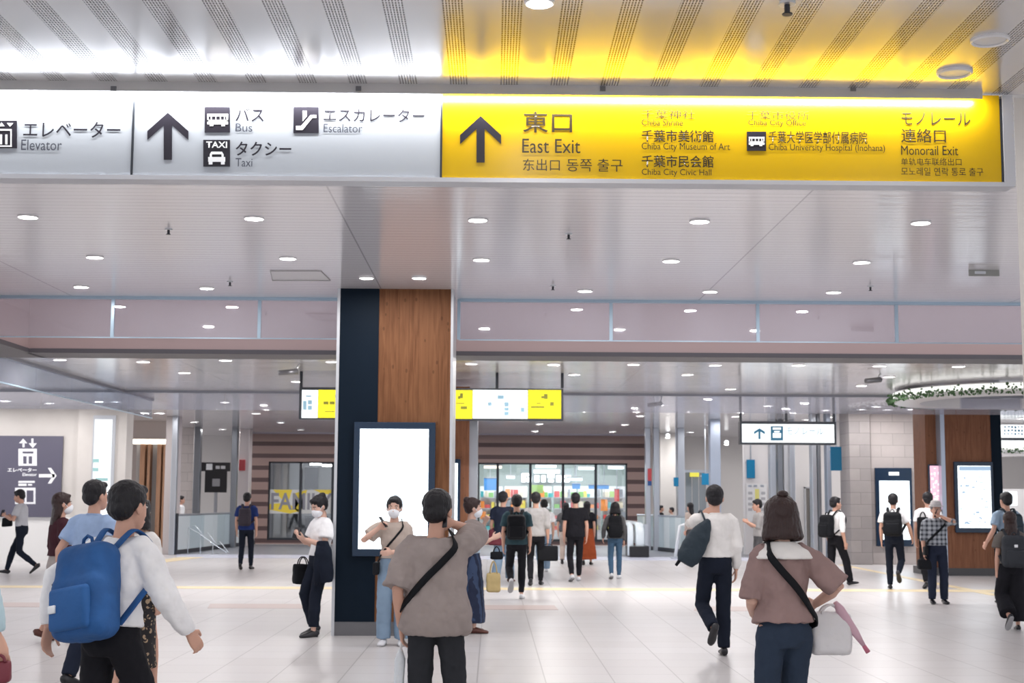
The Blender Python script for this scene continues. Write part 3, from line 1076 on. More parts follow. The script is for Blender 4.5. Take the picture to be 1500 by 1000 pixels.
# behind window_1: grey room and the printed band on the glass
bm = bmesh.new(); bm_box(bm, xa, at(600, 700, YW).x, YW + 3.5, YW + 3.7, 0, ZF)
struct('wall_shop_left', bm, mat('cool_grey_wall', (0.40, 0.43, 0.47), 0.5))
bnd = thing('window_band', 'white and yellow printed lettering band across the left shop window', 'window sticker', at(440, 752, YW + 0.14))
pbox('band', mat('band_white', (0.62, 0.63, 0.62), 0.5), bnd, 394, 717, 494, 752, YW + 0.135, 0.01)
M_by = mat('band_yellow', (0.80, 0.62, 0.06), 0.5)
prism('yellow_shape', M_by, bnd, [[(400, 717), (428, 717), (421, 740), (410, 728)], [(394, 738), (420, 736), (440, 748), (425, 752), (394, 746)], [(432, 722), (450, 717), (440, 752), (430, 744)], [(460, 717), (487, 717), (494, 726), (470, 722)]], YW + 0.135, 0.004)
text('lettering', 'FAMILY', mat('band_grey', (0.26, 0.26, 0.30), 0.5), bnd, 397, 722, 487, 746, YW + 0.129, .02)
for r, c, nm, lab in (((400, 680, 420, 790), (0.55, 0.55, 0.55), 'display_panel', 'pale grey panel at the left inside the left shop window'),
                      ((446, 684, 466, 716), (0.03, 0.04, 0.07), 'display_panel', 'dark square panel high inside the left shop window'),
                      ((420, 752, 436, 775), (0.05, 0.055, 0.06), 'display_panel', 'small dark panel low inside the left shop window'),
                      ((446, 755, 480, 788), (0.22, 0.25, 0.29), 'display_panel', 'dull blue panel behind the leaning woman inside the window')):
    t = thing(nm, lab, 'panel', at((r[0] + r[2]) / 2, r[3], YW + 3.2))
    pbox('panel', mat('panel_%d' % r[0], c, 0.4), t, *r, YW + 3.2, 0.12, 0.01)
    p = at((r[0] + r[2]) / 2, r[3], YW + 3.2)
    box('stand', M_steel, t, p.x - .04, p.x + .04, YW + 3.22, YW + 3.3, 0, p.z + .02)
    pbox('panel_top', M_alu, t, r[0], r[1] - 1, r[2], r[1], YW + 3.18, 0.14)
for i, (a, b) in enumerate(((462, 678), (480, 680))):
    t = thing('shop_lamp', ('oblong ceiling lamp above the dark square panel', 'oblong ceiling lamp near the window edge by the main pillar')[i], 'lamp', at(a, b, YW + 2))
    rod(t, (a - 1, b - 2, a + 1, b), YW + 2.1)
    pbox('housing', M_alu, t, a - 9, b - 2, a + 9, b, YW + 2, .3); pbox('diffuser', M_lampface, t, a - 8, b, a + 8, b + 3, YW + 2, .3)

# bright shop behind window_2
YI = YW + 7.0
xi0, xi1 = at(640, 700, YI).x, at(960, 700, YI).x
bm = bmesh.new(); bm_box(bm, xi0, xi1, YI, YI + 0.2, 0, ZF)
struct('wall_shop', bm, mat('shop_wall', (0.30, 0.36, 0.34), 0.5))
bm = bmesh.new(); bm_box(bm, xi0 - .1, xi0, YW + .4, YI, 0, ZF)
struct('wall_shop_side', bm, M_white)
bm = bmesh.new(); bm_box(bm, xi1, xi1 + .1, YW + .4, YI, 0, ZF)
struct('wall_shop_side', bm, M_white)
st = thing('shop_sign', 'bright white lit shop lettering sign hanging inside the right shop window', 'sign', at(800, 706, YW + 4))
pbox('backing', mat('sign_back', (0.25, 0.30, 0.30), 0.5), st, 762, 686, 838, 710, YW + 4.02, .08)
prism('lettering', glow('letter_glow', (1, 1, 1), 3.0), st, [rect(764, 693, 770, 706), rect(770, 693, 778, 697), rect(772, 699, 779, 706), rect(782, 688, 820, 693), rect(783, 696, 790, 706), rect(793, 696, 799, 706), rect(802, 694, 812, 700), rect(803, 702, 811, 706), rect(815, 696, 822, 706), rect(826, 696, 836, 700), rect(826, 702, 834, 706)], YW + 4.0, .03)
rod(st, (762, 686, 838, 710), YW + 4.02)
rs = random.Random(3)
shop_cols = [('red', (0.6, 0.06, 0.05)), ('orange', (0.85, 0.28, 0.05)), ('blue', (0.04, 0.25, 0.6)), ('green', (0.2, 0.5, 0.1)), ('white', (0.8, 0.82, 0.82)), ('teal', (0.05, 0.4, 0.42)), ('yellow', (0.85, 0.7, 0.12)), ('lime', (0.45, 0.7, 0.2)), ('grey', (0.3, 0.32, 0.35)), ('cream', (0.75, 0.68, 0.5))]
MX = {n: mat('goods_' + n, c, 0.5) for n, c in shop_cols}
for j in range(6):
    a = 703 + j * 36
    nm = 'shelf_unit'
    t = thing(nm, ['shelving at the left end inside the bright shop', 'second shelving from the left inside the bright shop', 'third shelving from the left inside the bright shop', 'third shelving from the right inside the bright shop', 'second shelving from the right inside the bright shop', 'shelving at the right end inside the bright shop'][j], 'shelving', (at(a + 16, 740, YW + 5).x, YW + 5, 0), group='shelving in the bright shop')
    pbox('back_panel', M_white, t, a, 712, a + 33, 800, YW + 5.3, .05)
    for y in (728, 744, 760, 776):
        pbox('shelf', M_alu, t, a, y, a + 33, y + 1.5, YW + 4.95, .35)
        x = a + 1
        while x < a + 29:
            w = rs.uniform(3, 8)
            hgt = rs.uniform(5, 12)
            n_ = rs.choice(shop_cols)[0]
            g = pbox('goods_box', MX[n_], None, x, y - hgt, x + w, y, YW + 5.0, .2)
            tag(g, n_ + ' packed goods standing on a shelf inside the bright shop', 'goods', 'shop goods in ' + n_)
            x += w + rs.uniform(0.3, 2)
for i, (a, b, w, c) in enumerate(((722, 682, 26, (1.0, 0.85, 0.65)), (800, 681, 30, (1, 1, 1)), (842, 700, 22, (0.8, 0.95, 1)), (860, 684, 24, (0.95, 1, 1)), (903, 683, 22, (0.9, 0.96, 1)), (748, 697, 12, (0.8, 0.95, 1)))):
    t = thing('shop_lamp', ['warm strip lamp at the top left of the right shop window', 'white strip lamp above the lit shop lettering', 'pale blue strip lamp right of the lit shop lettering', 'white strip lamp at the top of the fourth window pane', 'pale strip lamp at the top of the last window pane', 'short pale lamp left of the lit shop lettering'][i], 'lamp', at(a, b, YW + 3 + i * .3))
    pbox('housing', M_alu, t, a - w / 2 - 1, b - 2, a + w / 2 + 1, b, YW + 3 + i * .3, .4)
    rod(t, (a - 1, b - 2, a + 1, b), YW + 3.1 + i * .3)
    pbox('diffuser', glow('shoplamp_%d' % i, c, 3.0), t, a - w / 2, b, a + w / 2, b + 3.5, YW + 3 + i * .3, .4)
for i, (r, n_, lab) in enumerate((((880, 731, 890, 748), 'orange', 'orange hanging banner inside the right shop window'), ((838, 708, 850, 716), 'blue', 'blue hanging banner above the shelves in the shop'), ((862, 710, 892, 716), 'blue', 'long blue hanging banner at the right in the shop'), ((709, 700, 727, 718), 'blue', 'blue hanging banner at the left in the shop'), ((900, 716, 907, 734), 'red', 'narrow red hanging banner by the last pane'), ((776, 706, 796, 722), 'lime', 'lime green hanging banner under the lit lettering'))):
    t = thing('hanging_banner', lab, 'banner', at((r[0] + r[2]) / 2, r[3], YW + 4.5))
    pbox('cloth', MX[n_], t, *r, YW + 4.5, .03)
    rod(t, r, YW + 4.5)
    pbox('bar', M_alu, t, r[0] - 1, r[1] - 1, r[2] + 1, r[1], YW + 4.48, .06)
dl = bpy.data.lights.new('shop_ceiling_lamp', 'AREA'); dl.shape = 'RECTANGLE'; dl.size = 6; dl.size_y = 3; dl.energy = 420
do = bpy.data.objects.new('shop_ceiling_lamp', dl); COL.objects.link(do); do.location = ((xi0 + xi1) / 2, YW + 4, ZF - .05)

# notices on the left
nb = thing('black_notice', 'black notice panel with a grey square behind the left balustrade', 'notice', at(316, 720, 47.0))
pbox('panel', M_black, nb, 300, 689, 332, 721, 47.0, .08)
pbox('header', M_black, nb, 291, 677, 337, 690, 46.98, .08)
pbox('mark', M_picto, nb, 302, 679, 311, 688, 46.97, .01)
prism('lettering', M_alu, nb, [rect(316, 682, 322, 686.5), rect(323.5, 682, 330, 686.5)], 46.97, .004)
pbox('mark', mat('grey_mark', (0.35, 0.35, 0.37), .5), nb, 311, 701, 322, 712, 46.99, .01)
p = at(316, 721, 47.0); box('stand', M_steel, nb, p.x - .05, p.x + .05, 47.02, 47.08, 0, p.z + .05)
rp_ = thing('red_panel', 'small red panel on the post beside the striped wall', 'panel', at(354, 688, 47.45))
pbox('plate', mat('red_plate', (0.48, 0.06, 0.07), .5), rp_, 350, 673, 359, 689, 47.45, .05)
pbox('bracket', M_steel, rp_, 347, 680, 350, 682, 47.46, .03)

# ------------------------------------------------------------------ balustrades and escalator
def striped_glass():
    m = mat('frosted_striped_glass', (0.62, 0.72, 0.76), 0.15, 0.1)
    n, l = nodes_of(m)
    tc = n.new('ShaderNodeTexCoord'); sp = n.new('ShaderNodeSeparateXYZ'); l.new(tc.outputs['Object'], sp.inputs[0])
    u = math_node(n, l, 'FRACT', math_node(n, l, 'DIVIDE', sp.outputs[0], 0.22))
    l.new(mixcol(n, l, math_node(n, l, 'LESS_THAN', u, 0.5), (0.55, 0.66, 0.71), (0.72, 0.80, 0.83)), n['Principled BSDF'].inputs['Base Color'])
    return m


M_sg = striped_glass()


def balustrade(label, pa, pb, z1, post=True):
    A, B = flo(*pa), flo(*pb)
    t = thing('balustrade', label, 'balustrade', (A.x, A.y, 0))
    d = (B - A); L = d.length; ang = math.atan2(d.y, d.x)
    R = Matrix.Rotation(ang, 4, 'Z')
    n_ = max(2, int(L / 1.3))
    for i in range(n_):
        bm = bmesh.new(); bm_box(bm, L * i / n_ + .01, L * (i + 1) / n_ - .01, -.008, .008, .12, z1 - .05); link('glass_panel', bm, M_sg, t, M=R)
    bm = bmesh.new(); bm_box(bm, 0, L, -.03, .03, z1 - .05, z1, .01); link('handrail', bm, M_steel, t, M=R)
    bm = bmesh.new(); bm_box(bm, 0, L, -.04, .04, 0, .12); link('base_rail', bm, M_dark, t, M=R)
    if post:
        bm = bmesh.new(); bm_box(bm, -.06, .06, -.06, .06, 0, z1 + .02, .008); link('post', bm, M_dark, t, M=R)
    return t


balustrade('pale striped glass balustrade at the stair opening on the left', (256, 812), (372, 797), 1.12)
balustrade('pale striped glass balustrade right of the bright shop', (1006, 811), (934, 803), 1.12, False)
es1 = thing('escalator', 'escalator head with two bright glass newels beside the right balustrade', 'escalator', (flo(934, 816).x, flo(934, 816).y, 0))
ye = es1.location.y
for a, b in ((919, 928), (931, 944)):
    p0, p1 = at(a, 800, ye), at(b, 800, ye)
    bm = bmesh.new()
    c_ = Vector(((p0.x + p1.x) / 2, ye, 0)) - es1.location
    r_ = (p1.x - p0.x) / 2
    bm_tube(bm, [c_ + Vector((0, .0, .05)), c_ + Vector((0, 0, .7)), c_ + Vector((0, .08, .85)), c_ + Vector((0, .5, .92)), c_ + Vector((0, 3.5, .92))], [(r_, .05), (r_, .05), (r_, .06), (r_, .05), (r_, .05)], seg=10)
    link('newel', bm, mat('newel_added_glow', (0.78, 0.85, 0.88), .15, .2, emit=(.8, .95, 1), es=.08), es1, True)  # shine put in as faint emission; the newels are no lamps
pbox('comb_base', M_black, es1, 922, 800, 951, 816, ye - .1, 1.2, .02)
pbox('side_panel', M_steel, es1, 944, 768, 950, 800, ye, 3.0, .02)
hr = thing('handrail', 'bright white slanting handrail right of the escalator head', 'handrail', flo(989, 818))
bm = bmesh.new()
pa, pb, pc_ = at(989, 816, hr.location.y), at(996, 770, hr.location.y), at(1003, 768, hr.location.y)
bm_tube(bm, [v - hr.location for v in (pa, pb, pc_)], [.045] * 3, seg=10)
link('rail', bm, mat('bright_rail', (0.85, 0.9, 0.92), .2), hr, True)
bm = bmesh.new(); bm_box(bm, -.12, .2, -.1, .1, 0, .05, .01); link('foot', bm, M_steel, hr)
bk = thing('stair_rail', 'small white curved stair rails in front of the left balustrade glass', 'rail', flo(262, 811) + Vector((.3, -.25, 0)))
bm = bmesh.new()
for dx, hgt in ((0, .75), (.35, .55), (.7, .3)):
    bm_tube(bm, [(dx, 0, 0), (dx, 0, hgt), (dx + .2, 0, hgt + .05), (dx + .45, 0, hgt - .25)], [.012] * 4, seg=8)
bm_tube(bm, [(0, 0, .75), (.35, 0, .55), (.7, 0, .3), (1.1, 0, .05)], [.014] * 4, seg=8)
link('rail', bm, mat('pale_rail', (0.65, 0.72, 0.76), .25, .4), bk, True)

# ------------------------------------------------------------------ right background
YP = 45.0
for lab, a, b, m, Y in (
        ('slim steel pillar right of the striped wall', 946, 953, M_steel, YP), ('slim steel pillar beside the up-lit beige pillar', 958, 966, M_steel, YP),
        ('beige up-lit pillar behind the right balustrade', 967, 990, M_wallbeige, 48.5), ('dark steel pillar right of the up-lit beige pillar', 993, 1003, M_steel, YP),
        ('bluish steel pillar behind the man in the white shirt', 1041, 1056, mat('blue_steel', (0.42, 0.48, 0.58), .3, .6), 40.0),
        ('white pillar under the left end of the monorail sign', 1091, 1126, mat('white_pillar', (0.72, 0.70, 0.70), .4), 42.0),
        ('steel fin pillar left of the lift shaft', 1129, 1137, M_steel, 40.0), ('dark steel fin of the lift shaft', 1140, 1147, mat('dark_steel', (0.22, 0.24, 0.27), 0.3, 0.6), 40.0),
        ('bright steel fin of the lift shaft', 1149, 1154, M_alu, 40.0), ('steel fin beside the white panel', 1158, 1165, M_steel, 40.0),
        ('steel fin right of the white panel', 1190, 1197, M_steel, 37.0), ('dark steel fin right of the white panel', 1198, 1203, mat('dark_steel', (0.22, 0.24, 0.27), 0.3, 0.6), 37.0),
        ('blue steel fin beside the walking man', 1212, 1218, mat('blue_steel', (0.42, 0.48, 0.58), .3, .6), 37.0)):
    pier(lab, a, b, None, m, Y, .35)
bm = bmesh.new(); bm_box(bm, at(1150, 700, 41).x, at(1250, 700, 41).x, 41, 41.3, 0, ZF)
struct('wall_right_panel', bm, mat('white_panel_wall', (0.70, 0.68, 0.67), .45))
dr = thing('lift_door', 'narrow dark door recess in the white panel behind the woman with bags', 'door', (at(1185, 800, 40.95).x, 40.95, 0))
p0, p1 = at(1178, 713, 40.95), at(1189, 800, 40.95)
box('door_leaf', mat('door_grey', (0.17, 0.16, 0.15), .4), dr, p0.x + .03, p1.x - .03, 40.93, 40.99, 0, p0.z - .04)
box('door_frame', M_alu, dr, p0.x, p0.x + .04, 40.9, 41, 0, p0.z); box('door_frame', M_alu, dr, p1.x - .04, p1.x, 40.9, 41, 0, p0.z); box('door_frame', M_alu, dr, p0.x, p1.x, 40.9, 41, p0.z - .04, p0.z)
pier('dark grey stone pillar beside the walking man', 1245, 1276, 590, stone_mat('dark_stone', (0.30, 0.28, 0.28), (0.38, 0.35, 0.345)), 36.0, 1.0, 'pillar_stone')
pier('pale stone pillar carrying the small screen', 1276, 1340, 590, stone_mat('pale_stone', (0.50, 0.46, 0.45), (0.56, 0.51, 0.50)), 36.2, 1.2, 'pillar_stone')
M_bl = mat('blue_sign_board', (0.0, 0.20, 0.40), .4)
for lab, r, Y in (('large blue hanging board at the right end of the monorail sign', (1217, 654, 1233, 689), 33.0), ('blue board on the white pillar under the monorail sign', (1094, 673, 1106, 700), 41.93),
                  ('small blue board left of the bluish steel pillar', (1028, 693, 1039, 710), 44.0), ('tiny blue board left of the glass doors beyond the balustrade', (987, 699, 994, 712), 44.5)):
    t = thing('blue_board', lab, 'sign', at((r[0] + r[2]) / 2, r[3], Y))
    rod(t, r, Y)
    pbox('board', M_bl, t, *r, Y, .06, .005); pbox('bracket', M_steel, t, r[0] - 2, r[1] + 3, r[0], r[1] + 5, Y + .02, .03)
rpan = t = thing('red_panel', 'small red upright panel on the steel pillar right of the striped wall', 'panel', at(951, 711, 44.95))
pbox('plate', mat('red_plate', (0.48, 0.06, 0.07), .5), t, 949, 686, 954.5, 704, 44.95, .05); pbox('lower_plate', mat('navy_plate', (.02, .08, .25), .5), t, 949, 704, 954.5, 711, 44.95, .05)
gd = thing('glass_doors', 'grey glass doors with a yellow header between the steel pillars', 'door', (at(1020, 790, 46).x, 46, 0))
for a, b in ((1004, 1013), (1014, 1023), (1024, 1034)):
    p0, p1 = at(a, 690, 46), at(b, 690, 46)
    box('door_leaf', mat('grey_glass', (.28, .31, .33), .15, .3), gd, p0.x, p1.x, 46, 46.06, 0, p0.z)
pbox('header', M_steel, gd, 1003, 688, 1040, 692, 45.96, .15); pbox('header_sign', mat('yellow_header', (.8, .75, .1), .5, emit=(1, .9, .1), es=.4), gd, 1011, 692, 1024, 698, 45.9, .1)
wl = []
for lab, px_, py_, w_ in (('wall uplight glowing on the beige pillar behind the right balustrade', 978, 640, 120), ('wall uplight glowing beside the bluish steel pillar', 1064, 650, 120)):
    Yq = 47.9 if px_ < 1000 else 48.5
    t = thing('wall_lamp', lab, 'lamp', at(px_, py_ - 2, Yq))
    bm = bmesh.new(); bm_cyl(bm, 0, 0, -.06, .06, .08, 14); link('housing', bm, M_alu, t)
    bm = bmesh.new(); bm_cyl(bm, 0, 0, -.08, -.061, .07, 14); link('lens', bm, M_lampface, t)
    d = bpy.data.lights.new('lamp', 'SPOT'); d.energy = w_; d.spot_size = 2.0; d.spot_blend = 1; d.shadow_soft_size = .1
    o = bpy.data.objects.new('lamp', d); COL.objects.link(o); o.location = (0, -.15, .1); o.rotation_euler = (math.radians(25), 0, 0); o.parent = t
nt = thing('notice_board', 'white notice with small print and a yellow leaflet on the white pillar', 'notice', at(1108, 760, 41.9))
pbox('panel', M_white, nt, 1094, 708, 1124, 764, 41.9, .05); pbox('leaflet', mat('yellow_leaflet', (.8, .75, .25), .5), nt, 1106, 716, 1112, 735, 41.89, .01)
for x in (1096, 1104, 1114):
    pbox('header', M_steel, nt, x, 710, x + 5, 713, 41.89, .01)
for x in (1096, 1115):
    for y in (720, 728, 736, 744):
        pbox('print', mat('print_grey', (.45, .45, .47), .5), nt, x, y, x + 6, y + 4, 41.89, .01)

# right wood pillar with map screen, pink screen, stone-pillar screen
YQ = flo(1425, 843).y
pq = sroot('pillar_right_wood', 'wood-clad pillar with navy side carrying a lit map screen under the plant ring', (at(1412, 843, YQ).x, YQ, 0))
zq = at(1420, 581, YQ).z
box('wood_panel', M_wood2, pq, at(1385, 700, YQ).x, at(1453, 700, YQ).x, YQ, YQ + 1.2, .16, zq)
box('wood_panel', M_wood2, pq, at(1357, 700, YQ + .3).x, at(1379, 700, YQ + .3).x, YQ + .3, YQ + 1.2, .16, zq)
box('steel_edge', mat('blue_steel', (0.42, 0.48, 0.58), .3, .6), pq, at(1379, 700, YQ).x, at(1385, 700, YQ).x, YQ - .02, YQ + 1.2, .0, zq)
box('navy_panel', M_navy, pq, at(1453, 700, YQ).x, at(1468, 700, YQ).x, YQ - .02, YQ + 1.2, .0, zq)
box('plinth', mat('dark_plinth', (.05, .05, .055), .35), pq, at(1358, 700, YQ).x, at(1453, 700, YQ).x, YQ - .01, YQ + 1.2, 0, .16)
k = kiosk('map_screen', 'bright map screen in a dark frame painted with its blue glow on the right wood-clad pillar', 1399, 676, 1456, 780, 1404, 682, 1452, 773, YQ - .1, .08, M_screen_far)
rq = random.Random(5)
Mm = glow('map_print', (.45, .6, .8), .8)
pl = [rect(1405, 683, 1451, 689)]
for i in range(26):
    x, y = rq.uniform(1406, 1444), rq.uniform(694, 768)
    pl.append(rect(x, y, x + rq.uniform(2, 6), y + rq.uniform(1, 3)))
prism('map_print', Mm, k, pl, YQ - .107, .001)
kiosk('pink_screen', 'narrow pink and white advert screen left of the right wood-clad pillar', 1361, 680, 1382, 750, 1363, 682, 1380, 746, YQ + .2, .08, glow('pink_glow', (1, .55, .68), 1.0), cat='screen')
k = COL.objects[-1].parent
pl = []
for i in range(34):
    x, y = rq.uniform(1363, 1376), rq.uniform(683, 742)
    pl.append(rect(x, y, x + rq.uniform(1, 4), y + rq.uniform(1, 4)))
prism('advert_picture', glow('pink_white', (1, .92, .94), 1.1), k, pl, YQ + .194, .001)
kiosk('advert_screen', 'bright advert screen in a dark frame on the pale stone pillar', 1283, 685, 1337, 800, 1289, 704, 1333, 790, 36.1, .08, M_screen, (1302, 691, 1317, 696))
# ring of plants round the right pillar
def ring(label, name, c, R_, z, hband, leafs, seed, es):
    t = thing(name, label, 'plant ring', (c[0], c[1], z))
    N_ = 64
    bm = bmesh.new()
    prof = [(R_, 0), (R_, hband), (R_ - .5, hband), (R_ - .5, 0)]
    rg = [[bm.verts.new((r_ * math.cos(k * 2 * math.pi / N_), r_ * math.sin(k * 2 * math.pi / N_), zz_)) for k in range(N_)] for r_, zz_ in prof]
    for i in range(4):
        for k in range(N_):
            bm.faces.new((rg[i][k], rg[i][(k + 1) % N_], rg[(i + 1) % 4][(k + 1) % N_], rg[(i + 1) % 4][k]))
    link('ring_soffit', bm, mat('ring_white', (.72, .71, .72), .4), t)
    bm = bmesh.new()
    for k in range(N_):
        a0, a1 = k * 2 * math.pi / N_, (k + 1) * 2 * math.pi / N_
        q = [bm.verts.new(((R_ + .03) * math.cos(a_), (R_ + .03) * math.sin(a_), zz_)) for a_, zz_ in ((a0, .1), (a1, .1), (a1, hband - .02), (a0, hband - .02))]
        bm.faces.new(q)
    link('light_band', bm, glow('ring_glow', (1, 1, .95), es), t)
    rr_ = random.Random(seed)
    bm = bmesh.new()
    for i in range(leafs):
        a_ = rr_.uniform(0, 2 * math.pi)
        rad = R_ + .05 + rr_.uniform(0, .1)
        p = Vector((rad * math.cos(a_), rad * math.sin(a_), rr_.uniform(0.0, .13) + (rr_.uniform(0, .1) if rr_.random() < .2 else 0)))
        d = Vector((rr_.uniform(-1, 1), rr_.uniform(-1, 1), rr_.uniform(-.6, 1))).normalized()
        u, v = frame_from(d, Vector((0, 0, 1)))
        L, w = rr_.uniform(.05, .1), rr_.uniform(.015, .03)
        vs = [bm.verts.new(p + q) for q in (-d * L * .5, u * w, d * L * .5 + v * .01, -u * w)]
        bm.faces.new(vs)
    f = link('foliage', bm, mat('ring_leaves', (.05, .12, .04), .5, var=.5, vscale=20), t, recalc=False)
    f['kind'] = 'stuff'
    return t


cz = at(1500, 582, 28.5)
ring('large white ceiling ring edged with green plants round the right wood-clad pillar', 'plant_ring', (cz.x, 28.5), 2.53, at(1316, 583, 28.5).z - .07, .22, 1500, 2, 1.1)
cz = at(1432, 650, 43)
ring('lower lit ring with plants half hidden behind the right wood-clad pillar', 'plant_ring', (cz.x, 43), 2.1, at(1340, 666, 43).z, .55, 700, 4, 1.2)
bs = thing('shop_fascia', 'white lit shop fascia with dark patterned lettering at the right edge', 'sign', at(1490, 645, 40.0))
pbox('fascia', M_wglow, bs, 1468, 622, 1540, 641, 40.0, .2)
pbox('lower_strip', M_wglow, bs, 1468, 645, 1540, 655, 39.95, .2)
pbox('shadow_gap', M_dark, bs, 1468, 641, 1540, 645, 40.0, .2)
rf = random.Random(9)
prism('lettering', Mbl, bs, [rect(1471 + 5 * i, y, 1471 + 5 * i + rf.uniform(1.5, 3.8), y + rf.uniform(1.5, 3.5)) for i in range(13) for y in (624, 629, 634)], 40.0, .004)
cam2 = thing('shop_counter', 'white shop counter under the lit fascia at the right edge', 'counter', (at(1490, 790, 40).x, 40, 0))
pbox('counter_body', M_white, cam2, 1466, 716, 1540, 812.5, 40.0, .6); pbox('screen', M_screen_far, cam2, 1470, 720, 1490, 740, 39.98, .02)
# security cameras under the far ceiling
for lab, px_, py_, k_ in (('white security camera under the far ceiling left of the main pillar', 425, 545, 0), ('small security camera near the plant ring under the far ceiling', 1281, 557, 1), ('dark dome camera near the steel pillars under the far ceiling', 961, 592, 2)):
    Y_ = (24.0, 25.0, 31.0)[k_]
    p = at(px_, py_, Y_)
    Z_ = ZF - 0.01 - p.z
    t = thing('security_camera', lab, 'camera', p)
    bm = bmesh.new(); bm_tube(bm, [(-.18, -.1, -.02), (.12, .05, .02)], [.045, .05], seg=10); link('body', bm, M_base, t, True)
    bm = bmesh.new(); bm_tube(bm, [(.05, .02, 0), (.12, .1, .1), (.14, .1, Z_)], [.018] * 3, seg=8); link('bracket', bm, M_alu, t, True)
# ------------------------------------------------------------------ people
SKIN = mat('skin', (0.62, 0.36, 0.27), 0.55, spec=0.3)
SKIN2 = mat('skin_pale', (0.68, 0.43, 0.34), 0.55, spec=0.3)
M_hairb = mat('hair_black', (0.010, 0.009, 0.012), 0.5, bump=0.5, bscale=60, stretch=(1, 1, 0.25), spec=0.35)
M_hairbr = mat('hair_dark_brown', (0.030, 0.013, 0.012), 0.45, bump=0.5, bscale=60, stretch=(1, 1, 0.2), spec=0.4)
M_eyew = mat('eye_white', (0.75, 0.74, 0.72), 0.3)
M_iris = mat('eye_dark', (0.02, 0.012, 0.01), 0.2)
M_lip = mat('lips', (0.45, 0.18, 0.16), 0.5)
M_mask = mat('face_mask', (0.82, 0.84, 0.88), 0.8, bump=.2, bscale=30)
V3 = Vector
HS = 1.13       # head size


def two_bone(A, B, la, lb, pole):
    d = B - A
    L = d.length
    mx = (la + lb) * 0.999
    if L > mx:
        B = A + d * (mx / L)
        d = B - A
        L = mx
    d.normalize()
    ca = (la * la + L * L - lb * lb) / (2 * la * L)
    ca = max(-1, min(1, ca))
    p = pole - d * pole.dot(d)
    if p.length < 1e-6:
        p = V3((0, 1, 0)) - d * d.y
    p.normalize()
    return A + d * (la * ca) + p * (la * math.sqrt(1 - ca * ca)), B


class Person:
    pass


def lerp(a, b, t):
    return a + (b - a) * t


def interp(tab, t):
    if t <= tab[0][0]:
        return tab[0][1:]
    for a, b in zip(tab, tab[1:]):
        if t <= b[0]:
            f = (t - a[0]) / (b[0] - a[0])
            return tuple(lerp(x, y, f) for x, y in zip(a[1:], b[1:]))
    return tab[-1][1:]


TORSO_M = [(-.09, .10, .085), (-.04, .155, .10), (.03, .160, .105), (.11, .148, .098), (.20, .135, .09), (.31, .150, .10), (.41, .160, .104), (.47, .150, .088), (.505, .100, .066), (.53, .058, .056)]
TORSO_F = [(-.09, .10, .085), (-.04, .158, .105), (.03, .160, .107), (.11, .138, .092), (.20, .118, .08), (.31, .132, .10), (.40, .142, .10), (.46, .132, .082), (.50, .085, .06), (.525, .052, .052)]


def hand_into(bm, W, d, n, side, s, curl=0.5, spread=0.1):
    """palm, four fingers of different length and a thumb; side +1 is the right hand"""
    d = d.normalized()
    n = (n - d * n.dot(d)).normalized()
    w = d.cross(n) * side                      # towards the thumb
    bm_tube(bm, [W - d * .03 * s, W, W + d * .03 * s, W + d * .07 * s, W + d * .092 * s], [(.020 * s, .025 * s), (.016 * s, .027 * s), (.016 * s, .036 * s), (.015 * s, .041 * s), (.012 * s, .038 * s)], ref=n, seg=12)
    for k, (off, L, r) in enumerate(((.030, .072, .0085), (.010, .080, .009), (-.010, .074, .0085), (-.029, .058, .0075))):
        c = curl * (1 + .12 * k)
        p = W + d * .086 * s + w * off * s
        pts = [p - d * .02 * s, p]
        a = 0.0
        for j, f in enumerate((.42, .32, .26)):
            a += c * (.7, 1.0, .8)[j]
            q = (d * math.cos(a) + n * math.sin(a) + w * (off * spread * 8)).normalized()
            pts.append(pts[-1] + q * (L * f * s))
        bm_tube(bm, pts, [r * s, r * s * 1.08, r * s, r * s * .92, r * s * .7], ref=w, seg=8)
    b = W + d * .02 * s + w * .028 * s
    q1 = (w * .75 + d * .65 + n * .25).normalized()
    q2 = (d * .9 + w * .2 + n * (.3 + .4 * curl)).normalized()
    bm_tube(bm, [b - q1 * .015 * s, b, b + q1 * .035 * s, b + q1 * .035 * s + q2 * .03 * s, b + q1 * .035 * s + q2 * .055 * s], [.013 * s, .0135 * s, .011 * s, .0098 * s, .0075 * s], ref=n, seg=8)


